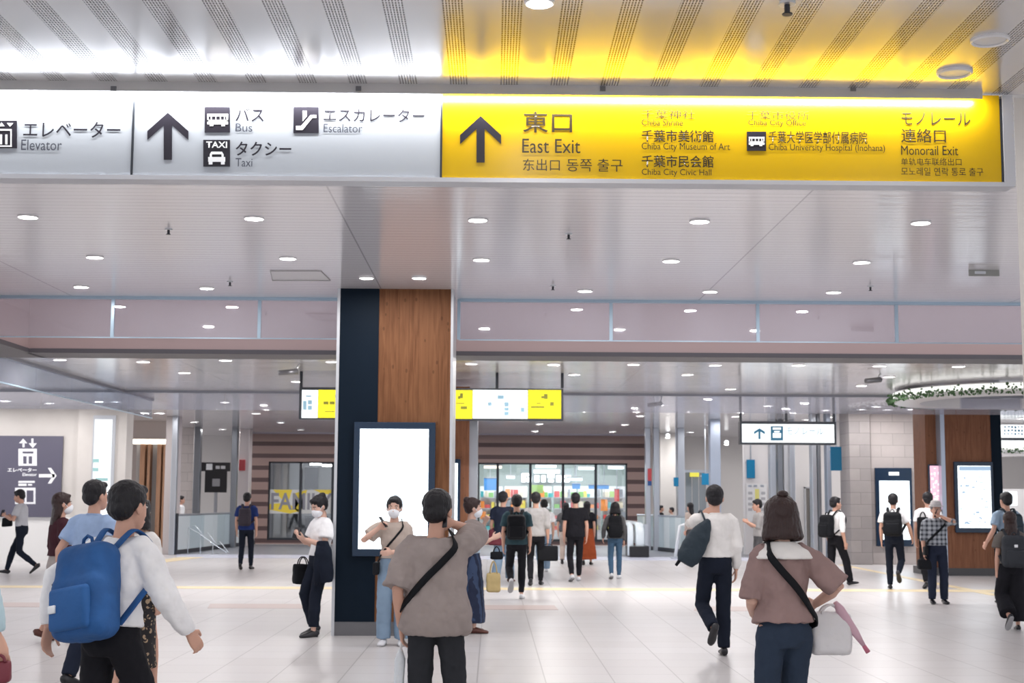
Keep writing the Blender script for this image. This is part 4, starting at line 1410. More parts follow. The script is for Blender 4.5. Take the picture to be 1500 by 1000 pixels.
def person(label, px, Y, top, heading, legs='stand', arms=('hang', 'hang'), lean=0.0, side=0.0, twist=0.0, head=(0, 0), sex='m', hair='short', hairm=None,
           topwear=None, bottom=None, shoes=None, mask=False, skin=None, vox=0.010, group=None, scale=1.0, width=1.0):
    """heading: 0 walks away from us, 90 to the picture's right, 180 towards us.  Lengths below are for a 1.7 m person, scaled by s."""
    P = Person()
    skin = skin or SKIN
    hairm = hairm or M_hairb
    ztop = at(px, top, Y).z - .012
    TORSO = TORSO_M if sex == 'm' else TORSO_F
    up = V3((0, 0, 1))
    ln, sd = math.radians(lean), math.radians(side)
    spine = V3((math.sin(sd), math.sin(ln), math.cos(ln) * math.cos(sd))).normalized()
    tw = math.radians(twist)
    LEGS = {
        'stand': ((0.02, .0, 0, 0), (0.02, .03, 0, 0)), 'step': ((.0, -.16, 0, 18), (.0, .17, 0, 0)), 'stepl': ((.0, .17, 0, 0), (.0, -.16, 0, 18)),
        'walk': ((-.01, -.34, .02, 38), (-.01, .30, 0, -8)), 'walkl': ((-.01, .30, 0, -8), (-.01, -.34, .02, 38)), 'lift': ((0, .02, 0, 0), (0, -.26, .12, 48)), 'liftl': ((0, -.26, .12, 48), (0, .02, 0, 0)),
    }
    lg = LEGS[legs] if isinstance(legs, str) else legs            # (left, right)
    ARMS = {'hang': (.05, .03, -.515), 'fwd': (.03, .20, -.45), 'back': (.04, -.20, -.47), 'fold': (-.20, .22, -.24), 'phone': (-.10, .26, -.16), 'strap': (-.03, .14, -.06), 'bag': (.07, .04, -.50)}
    # solve at s = 1 first for the scale, then build
    LT, LS = .425, .425
    def solve(s):
        J = {}
        hz = 9
        for k, sg_ in (('L', -1), ('R', 1)):
            o_, f_, lift, pit = lg[0 if k == 'L' else 1]
            hx = .085 * s * sg_
            ax, ay = hx + o_ * s * sg_, f_ * s
            az = .072 * s + lift * s + max(0, math.sin(math.radians(pit))) * .15 * s + max(0, -math.sin(math.radians(pit))) * .05 * s
            J['ank' + k] = V3((ax, ay, az)); J['pit' + k] = pit; J['hx' + k] = hx
            if lift < .06:
                hor = math.hypot(ax - hx, ay)
                R_ = (LT + LS) * s * .995
                hz = min(hz, az + math.sqrt(max(.01, R_ * R_ - hor * hor)))
        J['pel'] = V3((0, 0, hz))
        for k, sg_ in (('L', -1), ('R', 1)):
            hp = V3((J['hx' + k], 0, hz))
            J['hip' + k] = hp
            J['kne' + k], J['ank' + k] = two_bone(hp, J['ank' + k], LT * s, LS * s, V3((.12 * sg_, 1, 0)))
        J['neck'] = J['pel'] + spine * .53 * s
        fwd = V3((0, 1, 0)) - spine * spine.y
        fwd.normalize()
        rt = fwd.cross(spine)
        Rt = Matrix.Rotation(-tw, 3, spine)
        J['fw'], J['rt'] = Rt @ fwd, Rt @ rt
        J['hb'] = J['neck'] + (spine * .6 + up * .4).normalized() * .042 * s
        Rh = Matrix.Rotation(-math.radians(head[0]), 3, 'Z') @ Matrix.Rotation(-math.radians(head[1]) , 3, 'X')
        J['Rh'] = Rh
        J['hc'] = J['hb'] + Rh @ V3((0, .018 * s, .098 * s * HS))
        J['top'] = (J['hc'] + Rh @ V3((0, 0, .122 * s * HS))).z
        return J
    J = solve(1.0)
    s = ztop / J['top'] * scale
    J = solve(s)
    P.J, P.s = J, s
    P.hw = (.172 if sex == 'm' else .150) * s * width
    rt, fw = J['rt'], J['fw']
    for k, sg_ in (('L', -1), ('R', 1)):
        a = arms[0 if k == 'L' else 1]
        a = ARMS[a] if isinstance(a, str) else a
        sh = J['pel'] + spine * .465 * s + rt * P.hw * sg_
        w = sh + (rt * (a[0] * sg_) + fw * a[1]) * s + up * a[2] * s
        pole = (rt * (a[3] * sg_) + fw * a[4] + up * a[5]) if len(a) > 3 else rt * (.45 * sg_) - fw - up * .35
        J['sho' + k] = sh
        J['elb' + k], J['wri' + k] = two_bone(sh, w, .285 * s, .245 * s, pole)
    P.M = Matrix.Translation((at(px, 731, Y).x, Y, 0)) @ Matrix.Rotation(-math.radians(heading), 4, 'Z')
    P.torso = TORSO

    def tc(t):
        return J['pel'] + spine * t * s

    P.tc = tc

    def tp(t, ang, off):
        """point on the torso surface: ang 0 = person's right, 90 = front"""
        rx, ry = interp(TORSO, t)
        c = tc(t)
        r_, f_ = (rt, fw) if t > .3 else (V3((1, 0, 0)), V3((0, 1, 0)))
        return c + r_ * ((rx * s * width + off) * math.cos(math.radians(ang))) + f_ * ((ry * s + off) * math.sin(math.radians(ang)))
    P.tp = tp

    def torso_tube(bm, t0, t1, off, flare=0.0, hem=None):
        ts = [t0] + [r[0] for r in TORSO if t0 < r[0] < t1] + [t1]
        pts, rad = [], []
        for t in ts:
            rx, ry = interp(TORSO, t)
            f = flare * max(0, (.35 - t) / .5)
            pts.append(tc(t)); rad.append((rx * s * width + off + f, ry * s + off + f * .8))
        bm_tube(bm, pts, rad, ref=rt, seg=20)

    g = thing('person', label, 'person', P.M.to_translation(), -math.radians(heading), group)
    P.root = g
    # ---- body
    bm = bmesh.new()
    torso_tube(bm, -.055, .53, -.020 * s)
    bm_tube(bm, [tc(.50), J['neck'], J['hb'], J['hb'] + (J['hc'] - J['hb']) * .5], [.062 * s, .055 * s, .051 * s, .05 * s], ref=rt, seg=12)
    H = Matrix.Translation(J['hc']) @ J['Rh'].to_4x4() @ Matrix.Scale(s * HS, 4)
    P.H = H
    bm_ell(bm, (0, -.014, .03), (.073, .090, .082), H)
    bm_ell(bm, (0, .022, -.02), (.062, .066, .085), H)
    bm_ell(bm, (0, .045, -.072), (.042, .042, .036), H)
    bm_tube(bm, [H @ V3(p) for p in ((0, .078, .012), (0, .092, -.012), (0, .102, -.030), (0, .084, -.042))], [.008 * s, .010 * s, .014 * s, .010 * s], ref=rt, seg=8)
    for sg_ in (-1, 1):
        bm_ell(bm, (sg_ * .074, -.008, -.008), (.011, .019, .032), H, 10, 8)
        bm_ell(bm, (sg_ * .016, .082, -.062), (.016, .010, .006), H, 8, 6)
    for k, sg_ in (('L', -1), ('R', 1)):
        S, E, W = J['sho' + k], J['elb' + k], J['wri' + k]
        bm_tube(bm, [S - rt * sg_ * .05 * s - up * .01 * s, S - up * .006 * s, lerp(S, E, .3), lerp(S, E, .7), E, lerp(E, W, .3), lerp(E, W, .7), W],
                [.040 * s, .044 * s, .043 * s, .039 * s, .036 * s, .038 * s, .031 * s, (.022 * s, .027 * s)], ref=fw, seg=12)
        d = (W - E).normalized()
        ap = arms[0 if k == 'L' else 1]
        n = V3(ap[6]) if (not isinstance(ap, str) and len(ap) > 6) else (-rt * sg_ + fw * .15)
        n = rt * (n.x * sg_) + fw * n.y + up * n.z if (not isinstance(ap, str) and len(ap) > 6) else n
        curl = ap[7] if (not isinstance(ap, str) and len(ap) > 7) else .38
        hand_into(bm, W, d, n, sg_, s, curl)
        J['han' + k] = W + d * .085 * s
        hp, kn, an = J['hip' + k], J['kne' + k], J['ank' + k]
        bm_tube(bm, [hp + up * .05 * s, hp, lerp(hp, kn, .4), lerp(hp, kn, .85), kn, lerp(kn, an, .3), lerp(kn, an, .7), an],
                [.07 * s, .078 * s, .070 * s, .052 * s, .050 * s, .050 * s, .036 * s, .030 * s], ref=V3((1, 0, 0)), seg=12)
        pit = math.radians(J['pit' + k])
        fd = V3((.10 * sg_, math.cos(pit), -math.sin(pit))).normalized()
        fu = (up - fd * up.dot(fd)).normalized()
        J['fd' + k], J['fu' + k] = fd, fu
        bm_tube(bm, [an - fd * .035 * s - fu * .03 * s, an - fu * .02 * s, an + fd * .08 * s - fu * .042 * s, an + fd * .15 * s - fu * .055 * s], [(.024 * s, .022 * s), (.028 * s, .03 * s), (.034 * s, .018 * s), (.026 * s, .01 * s)], ref=fd.cross(fu), seg=10)
    o = link('body', bm, skin, g)
    organic(o, vox * .75, 3)
    # ---- face
    for sg_ in (-1, 1):
        bm = bmesh.new(); bm_ell(bm, (sg_ * .030, .0735, .006), (.0125, .006, .0058), H, 10, 8); e = link('eye', bm, M_eyew, g, True)
        bm = bmesh.new(); bm_ell(bm, (sg_ * .030, .0775, .006), (.0058, .0035, .0058), H, 8, 6); link('iris', bm, M_iris, e, True)
        bm = bmesh.new(); bm_tube(bm, [H @ V3((sg_ * x, y, z)) for x, y, z in ((.014, .082, .024), (.03, .080, .029), (.046, .068, .024))], [.0035 * s, .004 * s, .003 * s], seg=6); link('eyebrow', bm, hairm, g)
    if mask:
        bm = bmesh.new()
        bm_ell(bm, (0, .040, -.050), (.060, .066, .058), H, 20, 14)
        bm_ell(bm, (0, .070, -.036), (.034, .040, .040), H, 14, 10)
        o = link('face_mask', bm, M_mask, g); organic(o, vox * .7, 3)
        for sg_ in (-1, 1):
            bm = bmesh.new(); bm_tube(bm, [H @ V3(p) for p in ((sg_ * .056, .04, -.03), (sg_ * .074, .01, .0), (sg_ * .08, -.012, .015))], [.003 * s] * 3, seg=6); link('ear_loop', bm, M_mask, g)
    else:
        bm = bmesh.new(); bm_ell(bm, (0, .086, -.062), (.020, .008, .006), H, 10, 6); link('mouth', bm, M_lip, g, True)
    # ---- hair
    bm = bmesh.new()
    hs_ = 1.0
    bm_ell(bm, (0, -.022, .042), (.083, .094, .084), H)
    bm_ell(bm, (0, -.052, -.005), (.074, .058, .066), H)
    bm_ell(bm, (0, .040, .082), (.058, .040, .026), H)
    for sg_ in (-1, 1):
        bm_ell(bm, (sg_ * .066, -.012, .03), (.016, .045, .045), H, 10, 8)
    if hair == 'bob':
        bm_ell(bm, (0, -.022, .035), (.093, .100, .092), H)
        bm_tube(bm, [H @ V3(p) for p in ((0, -.03, .05), (0, -.028, -.02), (0, -.03, -.07), (0, -.034, -.108), (0, -.036, -.12))], [(.102 * s, .094 * s), (.116 * s, .096 * s), (.126 * s, .094 * s), (.134 * s, .092 * s), (.122 * s, .08 * s)], ref=H.to_3x3() @ V3((1, 0, 0)), seg=18)
    elif hair == 'long':
        bm_ell(bm, (0, -.022, .035), (.088, .098, .090), H)
        bm_tube(bm, [H @ V3(p) for p in ((0, -.04, .05), (0, -.045, -.04), (0, -.062, -.12), (0, -.082, -.2), (0, -.09, -.27))], [(.088 * s, .072 * s), (.092 * s, .066 * s), (.095 * s, .056 * s), (.088 * s, .044 * s), (.06 * s, .03 * s)], ref=H.to_3x3() @ V3((1, 0, 0)), seg=16)
    elif hair == 'bun':
        bm_ell(bm, (0, -.085, .085), (.045, .042, .042), H)
        bm_ell(bm, (0, -.03, .03), (.088, .096, .088), H)
    o = link('hair', bm, hairm, g)
    organic(o, vox * .8, 2, .012 * s, .03)
    # ---- lower clothes
    b = bottom
    kind = b['kind']
    bm = bmesh.new()
    if kind == 'skirt':
        c1 = (J['ankL'] + J['ankR']) / 2
        hemz = b.get('hem', .3) * s
        c1 = V3((c1.x, c1.y * .6, hemz))
        T = [tc(.15), tc(.06), tc(-.04)]
        pts = T + [lerp(T[-1], c1, f) for f in (.3, .65, .9, 1)]
        w1, w2 = .125 * s, b.get('w', .26) * s
        bm_tube(bm, pts, [(.138 * s, .10 * s), (.162 * s, .118 * s), (.178 * s, .135 * s)] + [(lerp(.18 * s, w2, f), lerp(.14 * s, w2 * .8, f)) for f in (.3, .65, .9, 1)], ref=V3((1, 0, 0)), seg=28)
        o = link('skirt', bm, b['m'], g)
        organic(o, vox * 1.2, 2, .03 * s, .09)
    else:
        rr = {'slim': (.088, .066, .062, .045), 'straight': (.092, .076, .072, .064), 'wide': (.105, .110, .115, .125), 'baggy': (.100, .09, .088, .084)}[kind]
        rr = [r * s for r in rr]
        torso_tube(bm, -.09, b.get('waist', .125), .014 * s)
        for k in 'LR':
            hp, kn, an = J['hip' + k], J['kne' + k], J['ank' + k]
            an2 = lerp(kn, an, b.get('len', 1.0) * .985)
            bm_tube(bm, [hp + up * .04 * s, hp - up * .02 * s, lerp(hp, kn, .5), kn, lerp(kn, an2, .5), lerp(kn, an2, .9), an2],
                    [rr[0] * .9, rr[0], lerp(rr[0], rr[1], .55), rr[1], rr[2], lerp(rr[2], rr[3], .8), rr[3]], ref=V3((1, 0, 0)), seg=16)
        o = link('trousers', bm, b['m'], g)
        organic(o, vox, 3, .016 * s, .07)
        if b.get('belt'):
            bm = bmesh.new()
            N_ = 24
            bm_tube(bm, [tp(b.get('waist', .125) - .02, a * 360 / N_, .016 * s) for a in range(N_)], [(.018 * s, .005 * s)] * N_, ref=spine, seg=6, closed=True)
            link('belt', bm, M_black, g, True)
    # ---- upper clothes
    tpw = topwear
    off = tpw.get('off', .022) * s
    bm = bmesh.new()
    torso_tube(bm, tpw.get('hem', .07), .515, off, tpw.get('flare', 0) * s)
    sl = tpw.get('sleeve', 'short')
    for k, sg_ in (('L', -1), ('R', 1)):
        S, E, W = J['sho' + k], J['elb' + k], J['wri' + k]
        r0 = .057 * s + off * .5
        pts = [tc(.47) + rt * sg_ * .06 * s, S - rt * sg_ * .02 * s, S + (E - S).normalized() * .02 * s]
        rad = [.056 * s, .060 * s + off * .3, r0]
        sw = tpw.get('sw', 1.0)
        if sl == 'short':
            pts += [lerp(S, E, .4), lerp(S, E, .68)]; rad += [r0 * 1.0 * sw, r0 * 1.05 * sw]
        elif sl == 'half':
            pts += [lerp(S, E, .4), lerp(S, E, .7), lerp(S, E, .98)]; rad += [r0 * sw, r0 * 1.06 * sw, r0 * 1.1 * sw]
        elif sl == 'roll':
            pts += [lerp(S, E, .5), E, lerp(E, W, .2)]; rad += [r0 * .92 * sw, r0 * .84 * sw, r0 * .74 * sw]
        else:
            pts += [lerp(S, E, .5), E, lerp(E, W, .4), lerp(E, W, .8), lerp(E, W, .96)]; rad += [r0 * .92 * sw, r0 * .84 * sw, r0 * .74 * sw, r0 * .62 * sw, r0 * .5 * sw]
        bm_tube(bm, pts, rad, ref=fw, seg=16)
    o = link(tpw.get('name', 'shirt'), bm, tpw['m'], g)
    organic(o, vox, 4, tpw.get('fold', .02) * s, .09)
    if tpw.get('collar'):
        bm = bmesh.new()
        bm_tube(bm, [tc(.50), tc(.535)], [(.075 * s, .068 * s), (.066 * s, .06 * s)], ref=rt, seg=16)
        o = link('collar', bm, tpw['m'], g); organic(o, vox * .8, 2)
    # ---- shoes
    sh = shoes or {'m': M_black}
    for k, sg_ in (('L', -1), ('R', 1)):
        an, fd, fu = J['ank' + k], J['fd' + k], J['fu' + k]
        sd_ = fd.cross(fu)
        bm = bmesh.new()
        prof = [(-.070, .022, .022, .034), (-.062, .032, .036, .040), (-.03, .037, .044, .046), (.02, .038, .042, .044), (.07, .044, .033, .034), (.12, .048, .026, .027), (.165, .040, .022, .022), (.19, .018, .014, .015)]
        if sh.get('high'):
            prof = prof[:3] + [(.0, .04, .06, .06)] + prof[3:]
        O = an - fu * .072 * s
        pts = [O + fd * a * s + fu * z * s for a, w, h_, z in prof]
        rings = bm_tube(bm, pts, [(w * s, h_ * s) for a, w, h_, z in prof], ref=sd_, seg=14)
        for v in bm.verts:
            q = (v.co - O).dot(fu)
            if q < 0:
                v.co -= fu * q
        if sh.get('heel'):
            bm_tube(bm, [O - fd * .05 * s + fu * .03 * s, O - fd * .05 * s - V3((0, 0, .03 * s))], [.018 * s, .010 * s], ref=fd, seg=8)
        o = link('shoe', bm, sh['m'], g, True)
        if sh.get('sole'):
            bm = bmesh.new()
            vs = []
            bm_tube(bm, [O + fd * a * s + fu * .010 * s for a, w in ((-.072, .03), (-.05, .038), (.02, .040), (.1, .049), (.17, .040), (.196, .018))], [(w * s, .010 * s) for w in (.026, .036, .041, .050, .042, .02)], ref=sd_, seg=10)
            link('sole', bm, sh['sole'], o)
    return P


def carried(P, name, label, cat, local, group=None):
    """a bag, phone ... carried by a person: its own top-level thing placed at a point of the person's frame"""
    base = P.M @ V3(local)
    t = thing(name, label, cat, base, P.root.rotation_euler.z, group)
    t_M = Matrix.Translation(-V3(local))

    def add(pn, bm, m, smooth=True, vox=0, sm=3, disp=0.0, dsc=.08):
        o = link(pn, bm, m, t, smooth, M=t_M)
        if vox:
            organic(o, vox, sm, disp, dsc)
        return o
    return t, add


def axes_box(bm, c, r, f, u, hw, hd, hh, bev=.25, seg=3):
    """rounded box with half sizes along the right, forward and up axes given"""
    res = bmesh.ops.create_cube(bm, size=2.0)
    vs = res['verts']
    b = bev * min(hw, hd, hh) * 2
    for v in vs:
        v.co = V3((v.co.x * hw, v.co.y * hd, v.co.z * hh))
    es = list({e for v in vs for e in v.link_edges})
    before = set(bm.verts) - set(vs)
    bmesh.ops.bevel(bm, geom=es, offset=b * .9, segments=seg, profile=.5, affect='EDGES')
    for v in bm.verts:
        if v not in before:
            v.co = c + r * v.co.x + f * v.co.y + u * v.co.z


def backpack(P, label, m, w=.15, h=.22, d=.085, t=.27, off=.03, m2=None, strapm=None, group=None, patch=None, sag=0.0, rot=0.0, slack=.03):
    s = P.s
    m2, strapm = m2 or m, strapm or m
    rt, fw, up = P.J['rt'], P.J['fw'], V3((0, 0, 1))
    sp_ = (P.J['neck'] - P.J['pel']).normalized()
    if rot:
        Rr = Matrix.Rotation(math.radians(rot), 3, fw)
        rtr, spr = Rr @ rt, Rr @ sp_
    else:
        rtr, spr = rt, sp_
    c = P.tc(t) - fw * (P_ry(P, t) + off * s + d * s)
    tb, add = carried(P, 'backpack', label, 'backpack', c - spr * h * s, group)
    bm = bmesh.new()
    axes_box(bm, c, rtr, fw, spr, w * s, d * s, h * s, .42, 4)
    axes_box(bm, c - spr * h * .3 * s - fw * d * .25 * s, rtr, fw, spr, w * 1.05 * s, d * .95 * s, h * .68 * s, .4, 4)
    add('main_compartment', bm, m, True, .011, 14, .016 * s, .09)
    bm = bmesh.new(); axes_box(bm, c - spr * h * .36 * s - fw * d * 1.12 * s, rtr, fw, spr, w * .78 * s, d * .34 * s, h * .44 * s, .4, 3)
    add('front_pocket', bm, m2)
    bm = bmesh.new()
    N_ = 14
    bm_tube(bm, [c - fw * (d * (1.1 if z < .1 else .98)) * s + rtr * (x * w * .9) * s + spr * (z * h) * s for x, z in ((-.95, .2), (-.5, .24), (0, .25), (.5, .24), (.95, .2))], [.006 * s] * 5, seg=6)
    add('zip', bm, M_dark)
    bm = bmesh.new(); bm_tube(bm, [c + spr * h * .97 * s + rtr * q * .035 * s + spr * z * s for q, z in ((-1, 0), (-.8, .035), (0, .05), (.8, .035), (1, 0))], [.009 * s] * 5, ref=fw, seg=8)
    add('carry_handle', bm, strapm)
    for sg_ in (-1, 1):
        a0 = 90 - sg_ * 48
        pts = [c + spr * h * .8 * s + rtr * sg_ * w * .45 * s + fw * d * .8 * s, P.tc(.51) + rt * sg_ * .095 * s - fw * .05 * s + up * .035 * s, P.tc(.525) + rt * sg_ * .10 * s + up * .03 * s, P.tc(.50) + rt * sg_ * .105 * s + fw * .075 * s + up * .012 * s,
               P.tp(.42, a0, (.03 + slack) * s), P.tp(.32, a0 - sg_ * 8, (.03 + slack) * s), P.tp(.24, 90 - sg_ * 92, (.035 + slack) * s), c - spr * h * .72 * s + rtr * sg_ * w * .85 * s + fw * d * .7 * s]
        bm = bmesh.new(); bm_tube(bm, smooth_path(pts, 3), [(.026 * s, .007 * s)] * ((len(pts) - 1) * 3 + 1), ref=rt, seg=8)
        add('shoulder_strap', bm, strapm)
    if patch:
        bm = bmesh.new(); axes_box(bm, c - fw * d * 1.5 * s + spr * patch[1] * h * s + rtr * patch[0] * w * s, rtr, fw, spr, .024 * s, .006 * s, .020 * s, .2, 1)
        add('patch', bm, M_picto)
    return tb


def P_ry(P, t):
    return interp(P.torso, t)[1] * P.s


def smooth_path(pts, n):
    pts = [V3(p) for p in pts]
    out = []
    for i in range(len(pts) - 1):
        p0, p1, p2, p3 = pts[max(i - 1, 0)], pts[i], pts[i + 1], pts[min(i + 2, len(pts) - 1)]
        for j in range(n):
            t = j / n
            out.append(.5 * ((2 * p1) + (p2 - p0) * t + (2 * p0 - 5 * p1 + 4 * p2 - p3) * t * t + (3 * p1 - p0 - 3 * p2 + p3) * t ** 3))
    out.append(pts[-1])
    return out


def crossbag(P, label, m, sh='R', bag=True, w=.022, off=.030, bagm=None, bsize=(.10, .035, .075), name='crossbody_bag', front=25):
    """strap over one shoulder to the opposite hip, with a flat bag at the hip"""
    s = P.s
    sg_ = 1 if sh == 'R' else -1
    hip_ang = 180 if sh == 'R' else 0
    hip = P.tp(.02, hip_ang + (-front if sh == 'R' else front), (off + .02) * s)
    t, add = carried(P, name, label, 'bag', hip)
    rt, fw, up = P.J['rt'], P.J['fw'], V3((0, 0, 1))
    pts = []
    seq_b = [(.47, 270 + sg_ * 40), (.38, 270 + sg_ * 18), (.27, 270 - sg_ * 12), (.15, 270 - sg_ * 48), (.06, 270 - sg_ * 80)]
    seq_f = [(.12, 90 + sg_ * 62), (.25, 90 + sg_ * 18), (.36, 90 - sg_ * 15), (.46, 90 - sg_ * 42)]
    pts = [P.tc(.52) + rt * sg_ * .085 * s + up * .035 * s] + [P.tp(a, b, off * s) for a, b in seq_b] + [hip] + [P.tp(a, b, off * s) for a, b in seq_f]
    pts.append(pts[0])
    sp2 = smooth_path(pts, 4)[:-1]
    bm = bmesh.new()
    # ribbon lying on the torso
    N_ = len(sp2)
    rings = []
    for i, p in enumerate(sp2):
        tg = (sp2[(i + 1) % N_] - sp2[i - 1]).normalized()
        ctr = P.tc(max(0, min(.5, (p - P.J['pel']).dot(up) / s)))
        nrm = p - ctr
        nrm = (nrm - tg * nrm.dot(tg)).normalized()
        u = tg.cross(nrm)
        rings.append([bm.verts.new(p + u * a * w * s + nrm * b * .004 * s) for a, b in ((-1, -1), (1, -1), (1, 1), (-1, 1))])
    for i in range(N_):
        A, B = rings[i], rings[(i + 1) % N_]
        for k in range(4):
            bm.faces.new((A[k], A[(k + 1) % 4], B[(k + 1) % 4], B[k]))
    add('strap', bm, m)
    if bag:
        bm = bmesh.new(); axes_box(bm, hip - up * bsize[2] * .6 * s, fw, rt, up, bsize[0] * s, bsize[1] * s, bsize[2] * s, .35, 3)
        add('bag_body', bm, bagm or m)
    return t


def handbag(P, label, m, k='L', size=(.15, .05, .12), handle=.09, hm=None, name='handbag', at_=None, axis='f', soft=.012, cat='bag', extra=None):
    s = P.s
    rt, fw, up = P.J['rt'], P.J['fw'], V3((0, 0, 1))
    h = V3(at_) if at_ is not None else P.J['han' + k]
    a, b = (fw, rt) if axis == 'f' else (rt, fw)
    c = h - up * (handle + size[2]) * s
    t, add = carried(P, name, label, cat, c - up * size[2] * s)
    bm = bmesh.new(); axes_box(bm, c, a, b, up, size[0] * s, size[1] * s, size[2] * s, .3, 3)
    for v in bm.verts:
        z = (v.co - c).dot(up) / (size[2] * s)
        v.co += b * ((v.co - c).dot(b) * (-.3 if z > .3 else .1))
    add('bag_body', bm, m, True, soft and .011, 2, soft * s, .07)
    for q in (-1, 1):
        bm = bmesh.new()
        bm_tube(bm, smooth_path([c + up * size[2] * .9 * s + a * z * s + b * q * size[1] * .5 * s + up * y * s for z, y in ((-size[0] * .5, 0), (-size[0] * .35, handle * .7), (0, handle * 1.12), (size[0] * .35, handle * .7), (size[0] * .5, 0))], 3), [.007 * s] * 13, ref=b, seg=6)
        add('handle', bm, hm or m)
    return t


def phone(P, label, k='R', d=None):
    s = P.s
    W, Hn = P.J['wri' + k], P.J['han' + k]
    dr = (Hn - W).normalized()
    c = Hn + dr * .01 * s
    up = V3((0, 0, 1)) if d is None else V3(d)
    u, v = frame_from(dr, up)
    t, add = carried(P, 'phone', label, 'phone', c)
    n = dr.cross(u).normalized()
    c2 = c + u * .02 * s
    bm = bmesh.new(); axes_box(bm, c2, n, dr.normalized(), u, .036 * s, .005 * s, .074 * s, .3, 2); add('phone_body', bm, M_black)
    bm = bmesh.new(); axes_box(bm, c2 - dr * .0055 * s, n, dr.normalized(), u, .032 * s, .0008 * s, .068 * s, .1, 1); add('phone_screen', bm, mat('phone_glass', (.03, .035, .05), .1))
    return t
# ------------------------------------------------------------------ clothes colours
C_white = cloth('white', (0.90, 0.90, 0.92)); C_offw = cloth('off_white', (0.80, 0.78, 0.76))
C_black = cloth('black', (0.012, 0.012, 0.016)); C_navy = cloth('navy', (0.018, 0.024, 0.045)); C_dknavy = cloth('dark_navy', (0.010, 0.014, 0.026))
C_ltblue = cloth('light_blue', (0.34, 0.46, 0.68)); C_taupe = cloth('taupe_grey', (0.335, 0.285, 0.27)); C_brown = cloth('rose_brown', (0.30, 0.205, 0.195))
C_maroon = cloth('maroon', (0.055, 0.018, 0.025)); C_beige = cloth('beige', (0.50, 0.42, 0.37)); C_greige = cloth('greige', (0.42, 0.37, 0.35))
C_jeans = cloth('jeans_light', (0.22, 0.31, 0.42)); C_jeansd = cloth('jeans_dark', (0.03, 0.045, 0.075)); C_jeansm = cloth('jeans_mid', (0.06, 0.12, 0.20))
C_teal = cloth('dark_teal', (0.035, 0.07, 0.085)); C_grey = cloth('grey', (0.38, 0.37, 0.37)); C_dgrey = cloth('dark_grey', (0.10, 0.10, 0.105))
C_blue = cloth('deep_blue', (0.02, 0.04, 0.16)); C_rust = cloth('rust', (0.32, 0.07, 0.025)); C_wine = cloth('wine', (0.20, 0.03, 0.05))
C_charc = cloth('charcoal', (0.03, 0.032, 0.038)); C_brgrey = cloth('brown_grey', (0.14, 0.125, 0.115))
B_blue = mat('bag_blue', (0.012, 0.085, 0.27), .75, bump=.3, bscale=14, var=.2, vscale=6); B_blue2 = mat('bag_blue_pocket', (0.015, 0.10, 0.31), .75, bump=.3, bscale=14)
B_black = mat('bag_black', (0.007, 0.008, 0.011), .7, bump=.3, bscale=12, spec=.2); B_dnavy = mat('bag_dark_teal_navy', (0.008, 0.022, 0.036), .6, bump=.3, bscale=12)
B_grey = mat('bag_grey', (0.038, 0.042, 0.05), .75, bump=.3, bscale=14, spec=.2); B_white = mat('bag_white', (0.72, 0.71, 0.73), .5, bump=.4, bscale=10)
B_tan = mat('bag_tan', (0.50, 0.38, 0.17), .6); B_brown = mat('leather_brown', (0.11, 0.035, 0.025), .45); B_wine = mat('bag_wine', (0.16, 0.02, 0.035), .5)
S_white = {'m': mat('sneaker_white', (0.72, 0.73, 0.76), .6), 'sole': mat('sole_grey', (.35, .35, .36), .7)}
S_black = {'m': M_black}; S_brown = {'m': B_brown}; S_heel = {'m': M_black, 'heel': 1}


def floral():
    m = mat('cloth_floral', (0.012, 0.011, 0.014), .85)
    n, l = nodes_of(m)
    tc = n.new('ShaderNodeTexCoord'); v = n.new('ShaderNodeTexVoronoi'); v.inputs['Scale'].default_value = 22; l.new(tc.outputs['Object'], v.inputs['Vector'])
    nz = n.new('ShaderNodeTexNoise'); nz.inputs['Scale'].default_value = 30; l.new(tc.outputs['Object'], nz.inputs['Vector'])
    f = math_node(n, l, 'MULTIPLY', math_node(n, l, 'LESS_THAN', v.outputs['Distance'], .42), math_node(n, l, 'GREATER_THAN', nz.outputs['Fac'], .5))
    l.new(mixcol(n, l, f, (0.014, 0.012, 0.014), (0.36, 0.26, 0.17)), n['Principled BSDF'].inputs['Base Color'])
    return m


def pattern(name, a, b, sx, sz, both):
    m = mat('cloth_' + name, a, .85)
    n, l = nodes_of(m)
    tc = n.new('ShaderNodeTexCoord'); sp = n.new('ShaderNodeSeparateXYZ'); l.new(tc.outputs['Object'], sp.inputs[0])
    f = math_node(n, l, 'LESS_THAN', math_node(n, l, 'FRACT', math_node(n, l, 'DIVIDE', sp.outputs[0], sx)), .45)
    if both:
        g_ = math_node(n, l, 'LESS_THAN', math_node(n, l, 'FRACT', math_node(n, l, 'DIVIDE', sp.outputs[2], sz)), .45)
        f = math_node(n, l, 'MULTIPLY_ADD', f, .5, math_node(n, l, 'MULTIPLY', g_, .5))
    l.new(mixcol(n, l, f, a, b), n['Principled BSDF'].inputs['Base Color'])
    return m


C_floral = floral(); C_check = pattern('grey_check', (0.40, 0.43, 0.47), (0.035, 0.04, 0.055), .07, .07, True); C_stripe = pattern('navy_stripe', (0.010, 0.018, 0.05), (0.035, 0.06, 0.13), .05, .05, False)


def T(m, **k):
    return dict(m=m, **k)


def Bt(kind, m, **k):
    return dict(kind=kind, m=m, **k)


NEAR, MID, FAR = .009, .011, .014

